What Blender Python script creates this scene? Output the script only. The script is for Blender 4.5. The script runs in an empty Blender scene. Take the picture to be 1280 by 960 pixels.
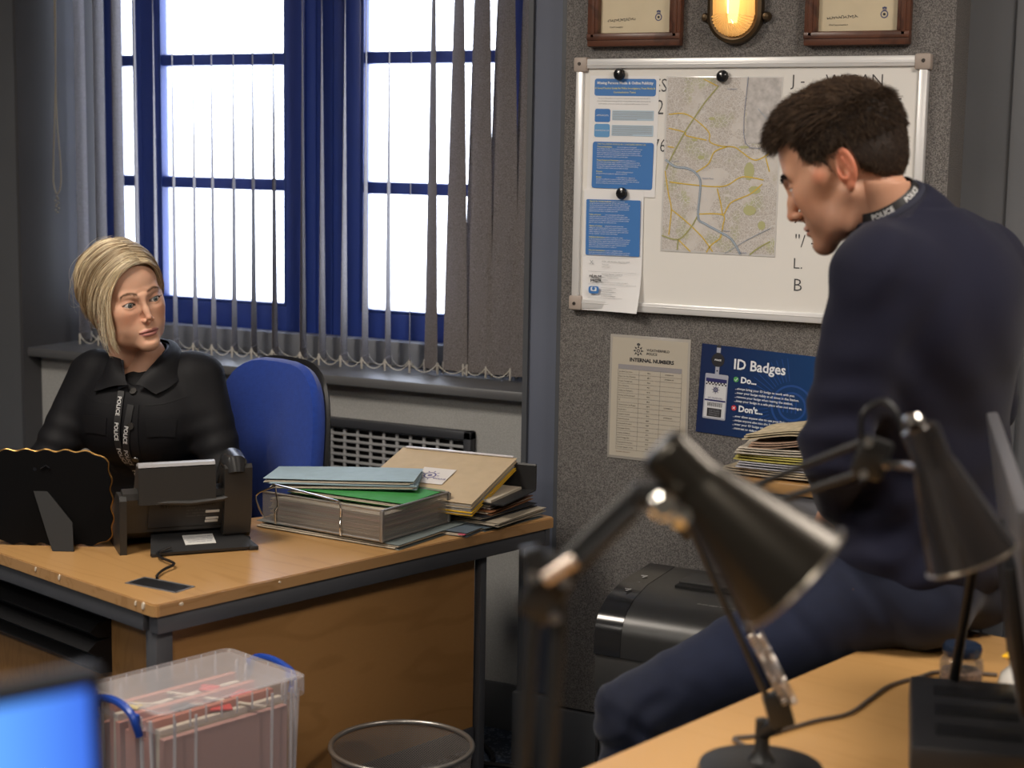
import bpy, bmesh, math, random
import numpy as np
from mathutils import Vector, Matrix, Euler, noise
sc = bpy.context.scene
COL = sc.collection
rnd = random.Random(7)
# ---------------------------------------------------------------- camera
cam_d = bpy.data.cameras.new('camera'); cam = bpy.data.objects.new('camera', cam_d); COL.objects.link(cam)
cam.matrix_world = Matrix(((0.88818, -0.07815, 0.45280, 0), (0.45920, 0.11557, -0.88078, 0), (0.01650, 0.99022, 0.13854, 1.6), (0, 0, 0, 1)))
cam_d.sensor_width = 36; cam_d.lens = 2080 / 1280 * 36
cam_d.clip_start = .05; cam_d.clip_end = 60
cam_d.dof.use_dof = True; cam_d.dof.focus_distance = 3.85; cam_d.dof.aperture_fstop = 3.3
sc.camera = cam
# ---------------------------------------------------------------- world, lights, exposure
w = bpy.data.worlds.new('overcast_daylight'); sc.world = w; w.use_nodes = True
bg = w.node_tree.nodes['Background']; bg.inputs[0].default_value = (.86, .9, 1, 1); bg.inputs[1].default_value = 4.2
def area(name, loc, size, power, col, target=None, sy=None):
    l = bpy.data.lights.new(name, 'AREA'); l.shape = 'RECTANGLE'; l.size = size; l.size_y = sy or size; l.energy = power; l.color = col
    o = bpy.data.objects.new(name, l); COL.objects.link(o); o.location = loc
    if target: o.rotation_euler = (Vector(target) - Vector(loc)).to_track_quat('-Z', 'Y').to_euler()
    return o
area('unseen_ceiling_light', (-2.4, 1.8, 2.66), .6, 30, (1, .9, .78))
area('unseen_ceiling_light', (.25, 2.5, 2.66), .6, 24, (1, .9, .8))
area('unseen_ceiling_light', (-.6, .3, 2.66), .6, 18, (1, .91, .8))
area('unseen_ceiling_light', (-2.6, -.6, 2.66), .6, 22, (1, .92, .82))  # added fill, no lamp known here; brightens the desk's front panel and left pier
for x0, x1 in ((-3.46, -2.94), (-2.7, -2.2)):
    p = area('window_portal', ((x0 + x1) / 2, 4.36, 1.7), x1 - x0, 1, (1, 1, 1), ((x0 + x1) / 2, 0, 1.7), 1.3); p.data.cycles.is_portal = True
sc.view_settings.view_transform = 'Standard'; sc.view_settings.look = 'None'; sc.view_settings.gamma = 1
sc.view_settings.use_curve_mapping = False; sc.view_settings.exposure = 0.8
sc.cycles.max_bounces = 8; sc.cycles.transparent_max_bounces = 24; sc.cycles.use_denoising = True
sc.cycles.sample_clamp_indirect = 6; sc.cycles.caustics_reflective = False; sc.cycles.caustics_refractive = False
# ---------------------------------------------------------------- materials
def mat(name, col, rough=.6, metal=0, spec=.5, bump=0, bscale=200, var=0, vscale=8, coat=0, emit=0, trans=0, alpha=1, sheen=0, stretch=None, detail=4, sss=0):
    m = bpy.data.materials.new(name); m.use_nodes = True; n = m.node_tree.nodes; l = m.node_tree.links
    b = n['Principled BSDF']; b.inputs['Roughness'].default_value = rough; b.inputs['Metallic'].default_value = metal
    b.inputs['Specular IOR Level'].default_value = spec; b.inputs['Base Color'].default_value = (*col, 1)
    b.inputs['Coat Weight'].default_value = coat; b.inputs['Transmission Weight'].default_value = trans; b.inputs['Alpha'].default_value = alpha
    b.inputs['Sheen Weight'].default_value = sheen
    if sss: b.inputs['Subsurface Weight'].default_value = sss; b.inputs['Subsurface Scale'].default_value = .006; b.inputs['Subsurface Radius'].default_value = (1, .4, .25)
    if emit: b.inputs['Emission Color'].default_value = (*col, 1); b.inputs['Emission Strength'].default_value = emit
    tc = n.new('ShaderNodeTexCoord'); mp = n.new('ShaderNodeMapping'); l.new(tc.outputs['Object'], mp.inputs[0])
    if stretch: mp.inputs['Scale'].default_value = stretch
    if var:
        t = n.new('ShaderNodeTexNoise'); t.inputs['Scale'].default_value = vscale; t.inputs['Detail'].default_value = detail; l.new(mp.outputs[0], t.inputs[0])
        mx = n.new('ShaderNodeMix'); mx.data_type = 'RGBA'; mx.inputs[6].default_value = (*[c * (1 - var) for c in col], 1); mx.inputs[7].default_value = (*[min(1, c * (1 + var)) for c in col], 1)
        cr = n.new('ShaderNodeMapRange'); cr.inputs[1].default_value = .3; cr.inputs[2].default_value = .7
        l.new(t.outputs[0], cr.inputs[0]); l.new(cr.outputs[0], mx.inputs[0]); l.new(mx.outputs[2], b.inputs['Base Color'])
    if bump:
        t = n.new('ShaderNodeTexNoise'); t.inputs['Scale'].default_value = bscale; t.inputs['Detail'].default_value = 3; l.new(mp.outputs[0], t.inputs[0])
        bp = n.new('ShaderNodeBump'); bp.inputs['Strength'].default_value = bump; bp.inputs['Distance'].default_value = .002
        l.new(t.outputs[0], bp.inputs['Height']); l.new(bp.outputs[0], b.inputs['Normal'])
    return m
def vcol_mat(name, rough=.5, spec=.4, sss=0, bump=0, bscale=300, sheen=0, coat=0):
    m = mat(name, (.5, .5, .5), rough, spec=spec, sss=sss, bump=bump, bscale=bscale, sheen=sheen, coat=coat)
    n = m.node_tree.nodes; a = n.new('ShaderNodeVertexColor'); a.layer_name = 'col'
    m.node_tree.links.new(a.outputs[0], n['Principled BSDF'].inputs['Base Color']); return m
def wood(name, c1, c2, scale=2.2, stretch=(1, 9, 1), rough=.35, coat=.0, bump=.05):
    m = mat(name, c1, rough, coat=coat); n = m.node_tree.nodes; l = m.node_tree.links; b = n['Principled BSDF']
    tc = n.new('ShaderNodeTexCoord'); mp = n.new('ShaderNodeMapping'); mp.inputs['Scale'].default_value = stretch; l.new(tc.outputs['Object'], mp.inputs[0])
    t = n.new('ShaderNodeTexNoise'); t.inputs['Scale'].default_value = scale; t.inputs['Detail'].default_value = 2; t.inputs['Distortion'].default_value = .4; l.new(mp.outputs[0], t.inputs[0])
    w1 = n.new('ShaderNodeMath'); w1.operation = 'MULTIPLY'; w1.inputs[1].default_value = 34; l.new(t.outputs[0], w1.inputs[0])
    w2 = n.new('ShaderNodeMath'); w2.operation = 'SINE'; l.new(w1.outputs[0], w2.inputs[0])
    t2 = n.new('ShaderNodeTexNoise'); t2.inputs['Scale'].default_value = 90; t2.inputs['Detail'].default_value = 4; l.new(mp.outputs[0], t2.inputs[0])
    mr = n.new('ShaderNodeMapRange'); mr.inputs[1].default_value = .5; mr.inputs[2].default_value = 1; mr.inputs[4].default_value = .55; l.new(w2.outputs[0], mr.inputs[0])
    ad = n.new('ShaderNodeMath'); ad.operation = 'MULTIPLY_ADD'; ad.inputs[1].default_value = .5; l.new(t2.outputs[0], ad.inputs[0]); l.new(mr.outputs[0], ad.inputs[2])
    mx = n.new('ShaderNodeMix'); mx.data_type = 'RGBA'; mx.inputs[6].default_value = (*c1, 1); mx.inputs[7].default_value = (*c2, 1)
    l.new(ad.outputs[0], mx.inputs[0]); l.new(mx.outputs[2], b.inputs['Base Color'])
    return m
# ---------------------------------------------------------------- mesh builder
def R3(rx=0, ry=0, rz=0): return Euler((rx, ry, rz)).to_matrix()
class MB:
    def __init__(s): s.v = []; s.f = []; s.mi = []
    def add(s, vs, fs, mi=0):
        o = len(s.v); s.v += [tuple(v) for v in vs]; s.f += [tuple(i + o for i in f) for f in fs]; s.mi += [mi] * len(fs); return s
    def box(s, c, d, r=None, bev=0, mi=0, seg=2):
        c = Vector(c); hx, hy, hz = (q / 2 for q in d)
        if bev > 0:
            bm = bmesh.new(); bmesh.ops.create_cube(bm, size=1)
            for v in bm.verts: v.co = Vector((v.co.x * d[0], v.co.y * d[1], v.co.z * d[2]))
            bmesh.ops.bevel(bm, geom=bm.edges[:], offset=min(bev, min(d) * .49), segments=seg, affect='EDGES', profile=.5)
            vs = [v.co.copy() for v in bm.verts]; bm.verts.index_update(); fs = [[v.index for v in f.verts] for f in bm.faces]; bm.free()
        else:
            vs = [Vector((x, y, z)) for z in (-hz, hz) for y in (-hy, hy) for x in (-hx, hx)]
            fs = [(0, 2, 3, 1), (4, 5, 7, 6), (0, 1, 5, 4), (2, 6, 7, 3), (0, 4, 6, 2), (1, 3, 7, 5)]
        if r is not None: vs = [r @ v for v in vs]
        return s.add([c + v for v in vs], fs, mi)
    def tube(s, pts, rad, n=8, mi=0, caps=True, closed=False):
        pts = [Vector(p) for p in pts]; N = len(pts)
        rads = rad if isinstance(rad, (list, tuple)) else [rad] * N
        vs = []; up = None
        for i, p in enumerate(pts):
            a = pts[(i - 1) % N] if (i > 0 or closed) else p; b = pts[(i + 1) % N] if (i < N - 1 or closed) else p
            t = (b - a).normalized() if (b - a).length > 1e-9 else Vector((0, 0, 1))
            if up is None: up = t.orthogonal().normalized()
            up = (up - t * up.dot(t)); up = up.normalized() if up.length > 1e-6 else t.orthogonal().normalized()
            sd = t.cross(up)
            for k in range(n):
                q = 2 * math.pi * k / n; vs.append(p + (up * math.cos(q) + sd * math.sin(q)) * rads[i])
        fs = []
        for i in range(N if closed else N - 1):
            j = (i + 1) % N
            for k in range(n): fs.append((i * n + k, i * n + (k + 1) % n, j * n + (k + 1) % n, j * n + k))
        if caps and not closed: fs += [tuple(range(n - 1, -1, -1)), tuple((N - 1) * n + k for k in range(n))]
        return s.add(vs, fs, mi)
    def lathe(s, prof, c=(0, 0, 0), n=32, r=None, mi=0, sx=1, sy=1):
        c = Vector(c); vs = []; fs = []
        for (rr, z) in prof:
            for k in range(n):
                q = 2 * math.pi * k / n; v = Vector((rr * math.cos(q) * sx, rr * math.sin(q) * sy, z)); vs.append(c + (r @ v if r is not None else v))
        for i in range(len(prof) - 1):
            for k in range(n): fs.append((i * n + k, i * n + (k + 1) % n, (i + 1) * n + (k + 1) % n, (i + 1) * n + k))
        if prof[0][0] > 1e-6: fs.append(tuple(range(n - 1, -1, -1)))
        if prof[-1][0] > 1e-6: fs.append(tuple((len(prof) - 1) * n + k for k in range(n)))
        return s.add(vs, fs, mi)
    def prism(s, poly, z0, z1, axis='z', mi=0):
        n = len(poly)
        f = {'z': lambda a, b, h: (a, b, h), 'y': lambda a, b, h: (a, h, b), 'x': lambda a, b, h: (h, a, b)}[axis]
        vs = [f(a, b, z0) for a, b in poly] + [f(a, b, z1) for a, b in poly]
        fs = [tuple(range(n - 1, -1, -1)), tuple(range(n, 2 * n))] + [(i, (i + 1) % n, n + (i + 1) % n, n + i) for i in range(n)]
        return s.add(vs, fs, mi)
    def sheet(s, fn, nu, nv, th=0, mi=0):
        P = [[Vector(fn(i / nu, j / nv)) for j in range(nv + 1)] for i in range(nu + 1)]
        vs = [P[i][j] for i in range(nu + 1) for j in range(nv + 1)]; W = nv + 1
        fs = [(i * W + j, (i + 1) * W + j, (i + 1) * W + j + 1, i * W + j + 1) for i in range(nu) for j in range(nv)]
        if th:
            nn = []
            for i in range(nu + 1):
                for j in range(nv + 1):
                    du = P[min(i + 1, nu)][j] - P[max(i - 1, 0)][j]; dv = P[i][min(j + 1, nv)] - P[i][max(j - 1, 0)]
                    nn.append(du.cross(dv).normalized())
            o = len(vs); vs = vs + [v - k * th for v, k in zip(vs[:o], nn)]
            fs = fs + [tuple(x + o for x in reversed(f)) for f in fs]
            bd = [i * W for i in range(nu + 1)] + [nu * W + j for j in range(1, nv + 1)] + [i * W + nv for i in range(nu - 1, -1, -1)] + [j for j in range(nv - 1, 0, -1)]
            for a, b in zip(bd, bd[1:] + bd[:1]): fs.append((b, a, a + o, b + o))
        return s.add(vs, fs, mi)
    def xf(s, M): s.v = [tuple(M @ Vector(v)) for v in s.v]; return s
    def build(s, name, m, parent=None, smooth=True, angle=40, recalc=True):
        me = bpy.data.meshes.new(name); me.from_pydata(s.v, [], s.f); ms = m if isinstance(m, (list, tuple)) else [m]
        for k in ms: me.materials.append(k)
        me.polygons.foreach_set('material_index', s.mi)
        if recalc:
            bm = bmesh.new(); bm.from_mesh(me); bmesh.ops.recalc_face_normals(bm, faces=bm.faces[:]); bm.to_mesh(me); bm.free()
        if smooth:
            me.polygons.foreach_set('use_smooth', [True] * len(me.polygons))
            me.set_sharp_from_angle(angle=math.radians(angle))
        me.update(); o = bpy.data.objects.new(name, me); COL.objects.link(o)
        if parent: o.parent = parent
        return o
def tag(o, label, cat, group=None):
    o['label'] = label; o['category'] = cat
    if group: o['group'] = group
    return o
def thing(name, label, cat, loc=(0, 0, 0), rz=0, group=None, rot=None):
    o = bpy.data.objects.new(name, None); COL.objects.link(o); o.empty_display_size = .05
    o.location = loc; o.rotation_euler = rot if rot else (0, 0, rz); return tag(o, label, cat, group)
def struct(name, mb, m, parent=None, **k):
    o = mb.build(name, m, parent, **k)
    if not parent: o['kind'] = 'structure'
    return o
# flat lettering: text outlines as a mesh, in the local xz plane facing -y, lower left at (x, z)
def text(mb, s, x, z, size, y=0, bold=0, align='LEFT', mi=0, shear=0, sx=1, spacing=1, M=None):
    c = bpy.data.curves.new('t', 'FONT'); c.body = s; c.size = size; c.align_x = align; c.offset = bold; c.shear = shear; c.space_character = spacing; c.resolution_u = 2
    c.fill_mode = 'FRONT'
    o = bpy.data.objects.new('t', c); COL.objects.link(o)
    me = bpy.data.meshes.new_from_object(o); bpy.data.objects.remove(o); bpy.data.curves.remove(c)
    vs = [Vector((x + v.co.x * sx, y, z + v.co.y)) for v in me.vertices]
    if M: vs = [M @ v for v in vs]
    mb.add(vs, [tuple(p.vertices) for p in me.polygons], mi); bpy.data.meshes.remove(me); return mb
def quad(mb, x0, z0, x1, z1, y=0, mi=0): return mb.add([(x0, y, z0), (x1, y, z0), (x1, y, z1), (x0, y, z1)], [(0, 1, 2, 3)], mi)
def rrect(mb, x0, z0, x1, z1, r, y=0, mi=0):
    pts = []
    for cx, cz, a0 in ((x1 - r, z1 - r, 0), (x0 + r, z1 - r, 90), (x0 + r, z0 + r, 180), (x1 - r, z0 + r, 270)):
        for k in range(5): a = math.radians(a0 + k * 22.5); pts.append((cx + r * math.cos(a), y, cz + r * math.sin(a)))
    return mb.add(pts, [tuple(range(len(pts)))], mi)
def disc(mb, cx, cz, r, y=0, mi=0, n=20, r2=None, sx=1):
    o = [(cx + r * sx * math.cos(6.2832 * k / n), y, cz + r * math.sin(6.2832 * k / n)) for k in range(n)]
    if r2 is None: return mb.add(o, [tuple(range(n))], mi)
    i = [(cx + r2 * sx * math.cos(6.2832 * k / n), y, cz + r2 * math.sin(6.2832 * k / n)) for k in range(n)]
    return mb.add(o + i, [(k, (k + 1) % n, n + (k + 1) % n, n + k) for k in range(n)], mi)
def stroke(mb, pts, wd, y=0, mi=0):
    vs = []; n = len(pts)
    for i, (x, z) in enumerate(pts):
        ax, az = pts[max(i - 1, 0)]; bx, bz = pts[min(i + 1, n - 1)]; dx, dz = bx - ax, bz - az; L = math.hypot(dx, dz) or 1
        nx, nz = -dz / L * wd / 2, dx / L * wd / 2; vs += [(x + nx, y, z + nz), (x - nx, y, z - nz)]
    return mb.add(vs, [(2 * i, 2 * i + 1, 2 * i + 3, 2 * i + 2) for i in range(n - 1)], mi)
def spline(pts, n=6):
    out = []; P = [Vector(p) for p in pts]
    for i in range(len(P) - 1):
        p0 = P[max(i - 1, 0)]; p1 = P[i]; p2 = P[i + 1]; p3 = P[min(i + 2, len(P) - 1)]
        for k in range(n):
            t = k / n; out.append(.5 * ((2 * p1) + (p2 - p0) * t + (2 * p0 - 5 * p1 + 4 * p2 - p3) * t * t + (3 * p1 - p0 - 3 * p2 + p3) * t ** 3))
    out.append(P[-1]); return out
BLK = mat('black_plastic', (.008, .008, .009), .45, spec=.3, bump=.1, bscale=900)
GLOSSBLK = mat('gloss_black', (.01, .01, .011), .16)
GREYMET = mat('dark_grey_steel', (.05, .053, .062), .45, metal=.2)
CHROME = mat('chrome', (.8, .78, .74), .16, metal=1)
WHITE = mat('white_paper', (.8, .79, .77), .7)
INK = mat('black_ink', (.03, .03, .035), .6)
# ================================================================ ROOM
PAINT = mat('grey_wall_paint', (.105, .110, .120), .55, var=.08, vscale=3, bump=.15, bscale=60)
PAINT2 = mat('dark_grey_reveal_paint', (.06, .06, .066), .6, var=.1, vscale=3)
LOWER = mat('pale_textured_wall', (.40, .40, .39), .75, var=.14, vscale=260, bump=.5, bscale=300)
STRIP = mat('blue_grey_gloss_paint', (.12, .135, .18), .45, var=.05, vscale=4)
SKIRT = mat('grey_skirting', (.085, .09, .1), .5)
BLUEP = mat('blue_window_paint', (.026, .055, .27), .34, bump=.05, bscale=80)
# floor: blue vinyl with light flecks
FLO = mat('speckled_blue_vinyl', (.035, .05, .085), .45)
n = FLO.node_tree.nodes; l = FLO.node_tree.links
v = n.new('ShaderNodeTexVoronoi'); v.inputs['Scale'].default_value = 160; v.inputs['Randomness'].default_value = 1
tc = n.new('ShaderNodeTexCoord'); l.new(tc.outputs['Object'], v.inputs[0])
sp = n.new('ShaderNodeSeparateColor'); l.new(v.outputs['Color'], sp.inputs[0]); lt = n.new('ShaderNodeMath'); lt.operation = 'GREATER_THAN'; lt.inputs[1].default_value = .8; l.new(sp.outputs[0], lt.inputs[0])
mx = n.new('ShaderNodeMix'); mx.data_type = 'RGBA'; mx.inputs[6].default_value = (.03, .045, .08, 1); mx.inputs[7].default_value = (.2, .24, .3, 1)
l.new(lt.outputs[0], mx.inputs[0]); l.new(mx.outputs[2], n['Principled BSDF'].inputs['Base Color'])
# pinboard felt
FELT = mat('grey_brown_felt', (.17, .16, .155), .95, spec=.1, bump=.5, bscale=400)
n = FELT.node_tree.nodes; l = FELT.node_tree.links
t1 = n.new('ShaderNodeTexNoise'); t1.inputs['Scale'].default_value = 430; t1.inputs['Detail'].default_value = 3
tc = n.new('ShaderNodeTexCoord'); l.new(tc.outputs['Object'], t1.inputs[0])
cr = n.new('ShaderNodeValToRGB'); cr.color_ramp.elements[0].position = .36; cr.color_ramp.elements[0].color = (.085, .08, .078, 1); cr.color_ramp.elements[1].position = .66; cr.color_ramp.elements[1].color = (.235, .222, .212, 1)
l.new(t1.outputs[0], cr.inputs[0]); l.new(cr.outputs[0], n['Principled BSDF'].inputs['Base Color'])
CEIL = mat('white_ceiling', (.6, .6, .58), .8)
BACKW = mat('cream_back_wall', (.42, .4, .37), .8)

def slab(name, x0, x1, y0, y1, z0, z1, m, **k): return struct(name, MB().box(((x0 + x1) / 2, (y0 + y1) / 2, (z0 + z1) / 2), (x1 - x0, y1 - y0, z1 - z0)), m, smooth=False, **k)
slab('floor', -5.6, 2.6, -2.6, 4.5, -.1, 0, FLO)
slab('ceiling', -5.6, 2.6, -2.6, 4.5, 2.7, 2.8, CEIL)
slab('wall_back', -5.6, 2.6, -2.7, -2.6, 0, 2.7, BACKW)
slab('wall_left', -5.7, -5.6, -2.6, 4.5, 0, 2.7, PAINT)
slab('wall_right', 2.6, 2.7, -2.6, 4.5, 0, 2.7, BACKW)
# window bay: low wall under the sill, left pier with its reveal, head above
struct('wall_window', MB().box(((-3.73 - 1.85) / 2, 4.16, .47), (1.95, .36, .94)).box((-2.79, 4.2, 2.6), (2.0, .3, .2)), LOWER, smooth=False)
struct('wall_pier_left', MB().box((-4.68, 4.12, 1.35), (1.88, .44, 2.7)), PAINT, smooth=False)
struct('wall_reveal_left', MB().box((-3.735, 4.12, 1.35), (.012, .436, 2.7)), PAINT2, smooth=False)
# pier between the window and the alcove, felt pinboard on its front
struct('wall_pier_front', MB().box(((-1.915 - .87) / 2, 4.04, 1.35), (1.045, .52, 2.7), bev=.006), STRIP)
struct('trim_1', MB().box((-1.8, 3.767, 1.35), (.012, .03, 2.7)).box((-1.902, 3.776, 1.35), (.014, .012, 2.7)), mat('pier_edge_trim', (.06, .065, .075), .5), smooth=False)
pin = struct('wall_pinboard', MB().box(((-1.795 - .862) / 2, 3.765, 1.44), (.933, .03, 2.52), bev=.003), FELT)
struct('wall_pinboard_return', MB().box((-.856, 3.82, 1.44), (.014, .14, 2.52)), FELT, smooth=False)
slab('wall_alcove', -.87, 2.6, 3.89, 4.2, 0, 2.7, PAINT)
struct('trim_2', MB().box((-.72, 3.885, 1.35), (.05, .02, 2.7), bev=.006).box((-.555, 3.885, 1.35), (.012, .016, 2.7)), PAINT)
struct('baseboard_pinboard', MB().box(((-1.795 - .85) / 2, 3.755, .088), (.947, .028, .176), bev=.004).box((-1.855, 3.768, .098), (.12, .03, .196), bev=.004), SKIRT)
struct('baseboard_window', MB().box((-2.82, 3.975, .066), (1.82, .016, .132), bev=.003), SKIRT)
struct('baseboard_alcove', MB().box((.87, 3.88, .066), (3.44, .02, .132), bev=.003), SKIRT)
struct('window_sill', MB().box((-2.82, 4.075, .95), (1.86, .31, .028), bev=.006), mat('grey_sill', (.11, .112, .118), .4, var=.1, vscale=5))
struct('trim_3', MB().box((-2.82, 4.215, 1.0), (1.82, .05, .075), bev=.008), mat('grey_sill_upstand', (.2, .21, .235), .35))
# windows ---------------------------------------------------------
GLASS = bpy.data.materials.new('frosted_pane'); GLASS.use_nodes = True
n = GLASS.node_tree.nodes; l = GLASS.node_tree.links; n.clear()
tr = n.new('ShaderNodeBsdfTransparent'); tr.inputs[0].default_value = (.93, .95, .98, 1)
tl = n.new('ShaderNodeBsdfTranslucent'); tl.inputs[0].default_value = (.85, .88, .92, 1); gl = n.new('ShaderNodeBsdfGlossy'); gl.inputs['Roughness'].default_value = .15
m1 = n.new('ShaderNodeMixShader'); m1.inputs[0].default_value = .35; l.new(tr.outputs[0], m1.inputs[1]); l.new(tl.outputs[0], m1.inputs[2])
m2 = n.new('ShaderNodeMixShader'); m2.inputs[0].default_value = .05; l.new(m1.outputs[0], m2.inputs[1]); l.new(gl.outputs[0], m2.inputs[2])
ou = n.new('ShaderNodeOutputMaterial'); l.new(m2.outputs[0], ou.inputs[0])
def window(name, x0, x1, bars, stile=.07, bottom=1.005, rail=.108):
    top = 2.45
    fr = MB()
    for a, b in ((x0 - stile, x0), (x1, x1 + stile)): fr.box(((a + b) / 2, 4.28, (bottom + top) / 2), (b - a, .07, top - bottom), bev=.006)
    fr.box(((x0 + x1) / 2, 4.28, bottom + rail / 2), (x1 - x0 + 2 * stile, .066, rail), bev=.006)
    fr.box(((x0 + x1) / 2, 4.28, top - .04), (x1 - x0 + 2 * stile, .066, .08), bev=.006)
    root = struct(name, fr, BLUEP); root['kind'] = 'structure'
    bd = MB()
    for a in (x0 + .004, x1 - .004): bd.box((a, 4.262, 1.75), (.009, .03, 1.28), bev=.002)
    bd.box(((x0 + x1) / 2, 4.262, bottom + rail + .004), (x1 - x0, .03, .009), bev=.002)
    bd.build('glazing_bead', mat('pale_blue_bead', (.022, .05, .22), .35), root)
    for z in bars: MB().box(((x0 + x1) / 2, 4.272, z), (x1 - x0, .04, .036), bev=.004).build('glazing_bar', BLUEP, root)
    zs = [bottom + rail] + [z for z in bars] + [top - .08]
    for za, zb in zip(zs, zs[1:]): MB().box(((x0 + x1) / 2, 4.29, (za + zb) / 2), (x1 - x0 - .001, .006, zb - za)).build('pane', GLASS, root, smooth=False)
    return root
window('window_1', -3.462, -2.975, (1.485, 1.867, 2.25))
window('window_2', -2.703, -2.21, (1.485, 1.867, 2.25))
window('window_3', -3.655, -3.56, (1.485, 1.867, 2.25), stile=.03)
struct('trim_4', MB().box((-2.839, 4.287, 1.72), (.14, .06, 1.45), bev=.005).box((-2.87, 4.255, 1.72), (.004, .005, 1.43)).box((-2.81, 4.255, 1.72), (.004, .005, 1.43)).box((-2.02, 4.287, 1.72), (.24, .06, 1.45), bev=.005).box((-2.82, 4.287, 2.48), (1.82, .06, .1)), BLUEP)
# vertical blind --------------------------------------------------
SLAT = bpy.data.materials.new('blind_fabric'); SLAT.use_nodes = True
n = SLAT.node_tree.nodes; l = SLAT.node_tree.links; b = n['Principled BSDF']; b.inputs['Roughness'].default_value = .9; b.inputs['Base Color'].default_value = (.26, .245, .25, 1)
tn = n.new('ShaderNodeTexNoise'); tn.inputs['Scale'].default_value = 420; tc = n.new('ShaderNodeTexCoord'); l.new(tc.outputs['Object'], tn.inputs[0])
cr = n.new('ShaderNodeValToRGB'); cr.color_ramp.elements[0].position = .35; cr.color_ramp.elements[0].color = (.17, .15, .145, 1); cr.color_ramp.elements[1].position = .7; cr.color_ramp.elements[1].color = (.38, .35, .35, 1)
l.new(tn.outputs[0], cr.inputs[0]); l.new(cr.outputs[0], b.inputs['Base Color'])
tl = n.new('ShaderNodeBsdfTranslucent'); l.new(cr.outputs[0], tl.inputs[0]); ms = n.new('ShaderNodeMixShader'); ms.inputs[0].default_value = .34
l.new(b.outputs[0], ms.inputs[1]); l.new(tl.outputs[0], ms.inputs[2]); l.new(ms.outputs[0], n['Material Output'].inputs[0])
blind = thing('vertical_blind', 'grey fabric vertical blind with white bottom chains across the blue windows', 'blind', (-2.85, 4.1, .955))
CHN = mat('ivory_bead_chain', (.6, .57, .5), .5); WGT = mat('ivory_weight', (.45, .42, .38), .55)
slats = []
xs = sorted([-2.441 + .0745 * k for k in range(-5, 6)] + [-2.916 - .0735 * k for k in range(11)])
def slat_angle(X):  # (bottom, top) heading of the slat's width; the slats hang a little twisted
    edge = math.degrees(math.atan2(4.1, X)); tab = [(-3.8, -24, -22), (-3.5, -22, -20), (-3.42, -9, -1), (-3.2, -10, -.5), (-2.9, -12, -.5), (-2.7, -14, -1), (-2.52, -12, -.5), (-2.441, -1, -1), (-2.37, 24, 7), (-2.3, 50, 17), (-2.22, 68, 30), (-2.14, 84, 34), (-2.0, 88, 36)]
    for (a, p, p2), (b, q, q2) in zip(tab, tab[1:]):
        if a <= X <= b: t = (X - a) / (b - a); return edge + p + (q - p) * t, edge + p2 + (q2 - p2) * t
ends = []
for i, X in enumerate(xs):
    a0, a1 = (math.radians(q) for q in slat_angle(X)); tw = (a1 - a0) * 1.45
    z0 = .978; z1 = 2.44; dx = rnd.uniform(-.004, .004); lean = rnd.uniform(-.004, .004)
    def fn(u, v, a0=a0, tw=tw, X=X, dx=dx, lean=lean):
        z = z0 + (z1 - z0) * v; a = a0 + tw * v; t = (u - .5) * .089; bow = .0014 * (1 - (2 * u - 1) ** 2)
        return (X + dx + lean * v + math.cos(a) * t - math.sin(a) * bow + 2.85, math.sin(a) * t + math.cos(a) * bow, z - .955)
    s = MB().sheet(fn, 6, 14, .0008).build('slat', SLAT, blind)
    # hem with the weight
    d = Vector((math.cos(a0), math.sin(a0), 0)); c = Vector((X + dx + 2.85, 0, 0))
    MB().box(c + Vector((0, 0, z0 - .955 + .012)), (.084, .004, .024), r=R3(0, 0, a0)).build('weight', SLAT, s)
    e0 = c - d * .043; e1 = c + d * .043
    for e in (e0, e1): MB().box(e + Vector((0, 0, z0 - .955 + .006)), (.006, .006, .034), r=R3(0, 0, a0), bev=.001).build('weight_clip', WGT, s)
    ends.append((e0 if e0.y < e1.y else e1, e1 if e0.y < e1.y else e0, z0 - .955))
for side in (0, 1):
    for p, q in zip(ends, ends[1:]):
        a = p[side] + Vector((0, 0, p[2] + .02)); b2 = q[side] + Vector((0, 0, q[2] + .02)); mb = MB(); N = 20
        pts = [a.lerp(b2, t / N) - Vector((0, 0, .026 * (1 - (2 * t / N - 1) ** 2))) for t in range(N + 1)]
        mb.tube(pts, [.0019 if t % 2 else .0009 for t in range(N + 1)], 5); mb.build('bottom_chain', CHN, blind)
MB().box((0, 0, 2.45 - .955 + .02), (1.8, .045, .04), bev=.004).build('head_rail', mat('ivory_rail', (.5, .48, .44), .4), blind)
cord = MB()
xx = -3.735 + 2.85 + .012
P = lambda x, z, y=-.11: Vector((x, y, z - .955))
cx = -.805
cord.tube(spline([P(cx + .008, 2.44), P(cx + .006, 2.0), P(cx - .002, 1.75), P(cx - .014, 1.56), P(cx - .016, 1.48), P(cx - .004, 1.445), P(cx + .012, 1.47), P(cx + .014, 1.54), P(cx + .002, 1.7), P(cx + .002, 2.0), P(cx, 2.44)], 8), .0022, 6)
for q in range(9): cord.lathe([(0, -.004), (.004, 0), (0, .004)], P(cx - .004 + .007 * math.sin(q * 2.4), 1.436 - q * .006), 8)
cord.build('pull_cord', mat('old_ivory_cord', (.3, .27, .21), .6), blind)
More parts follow.
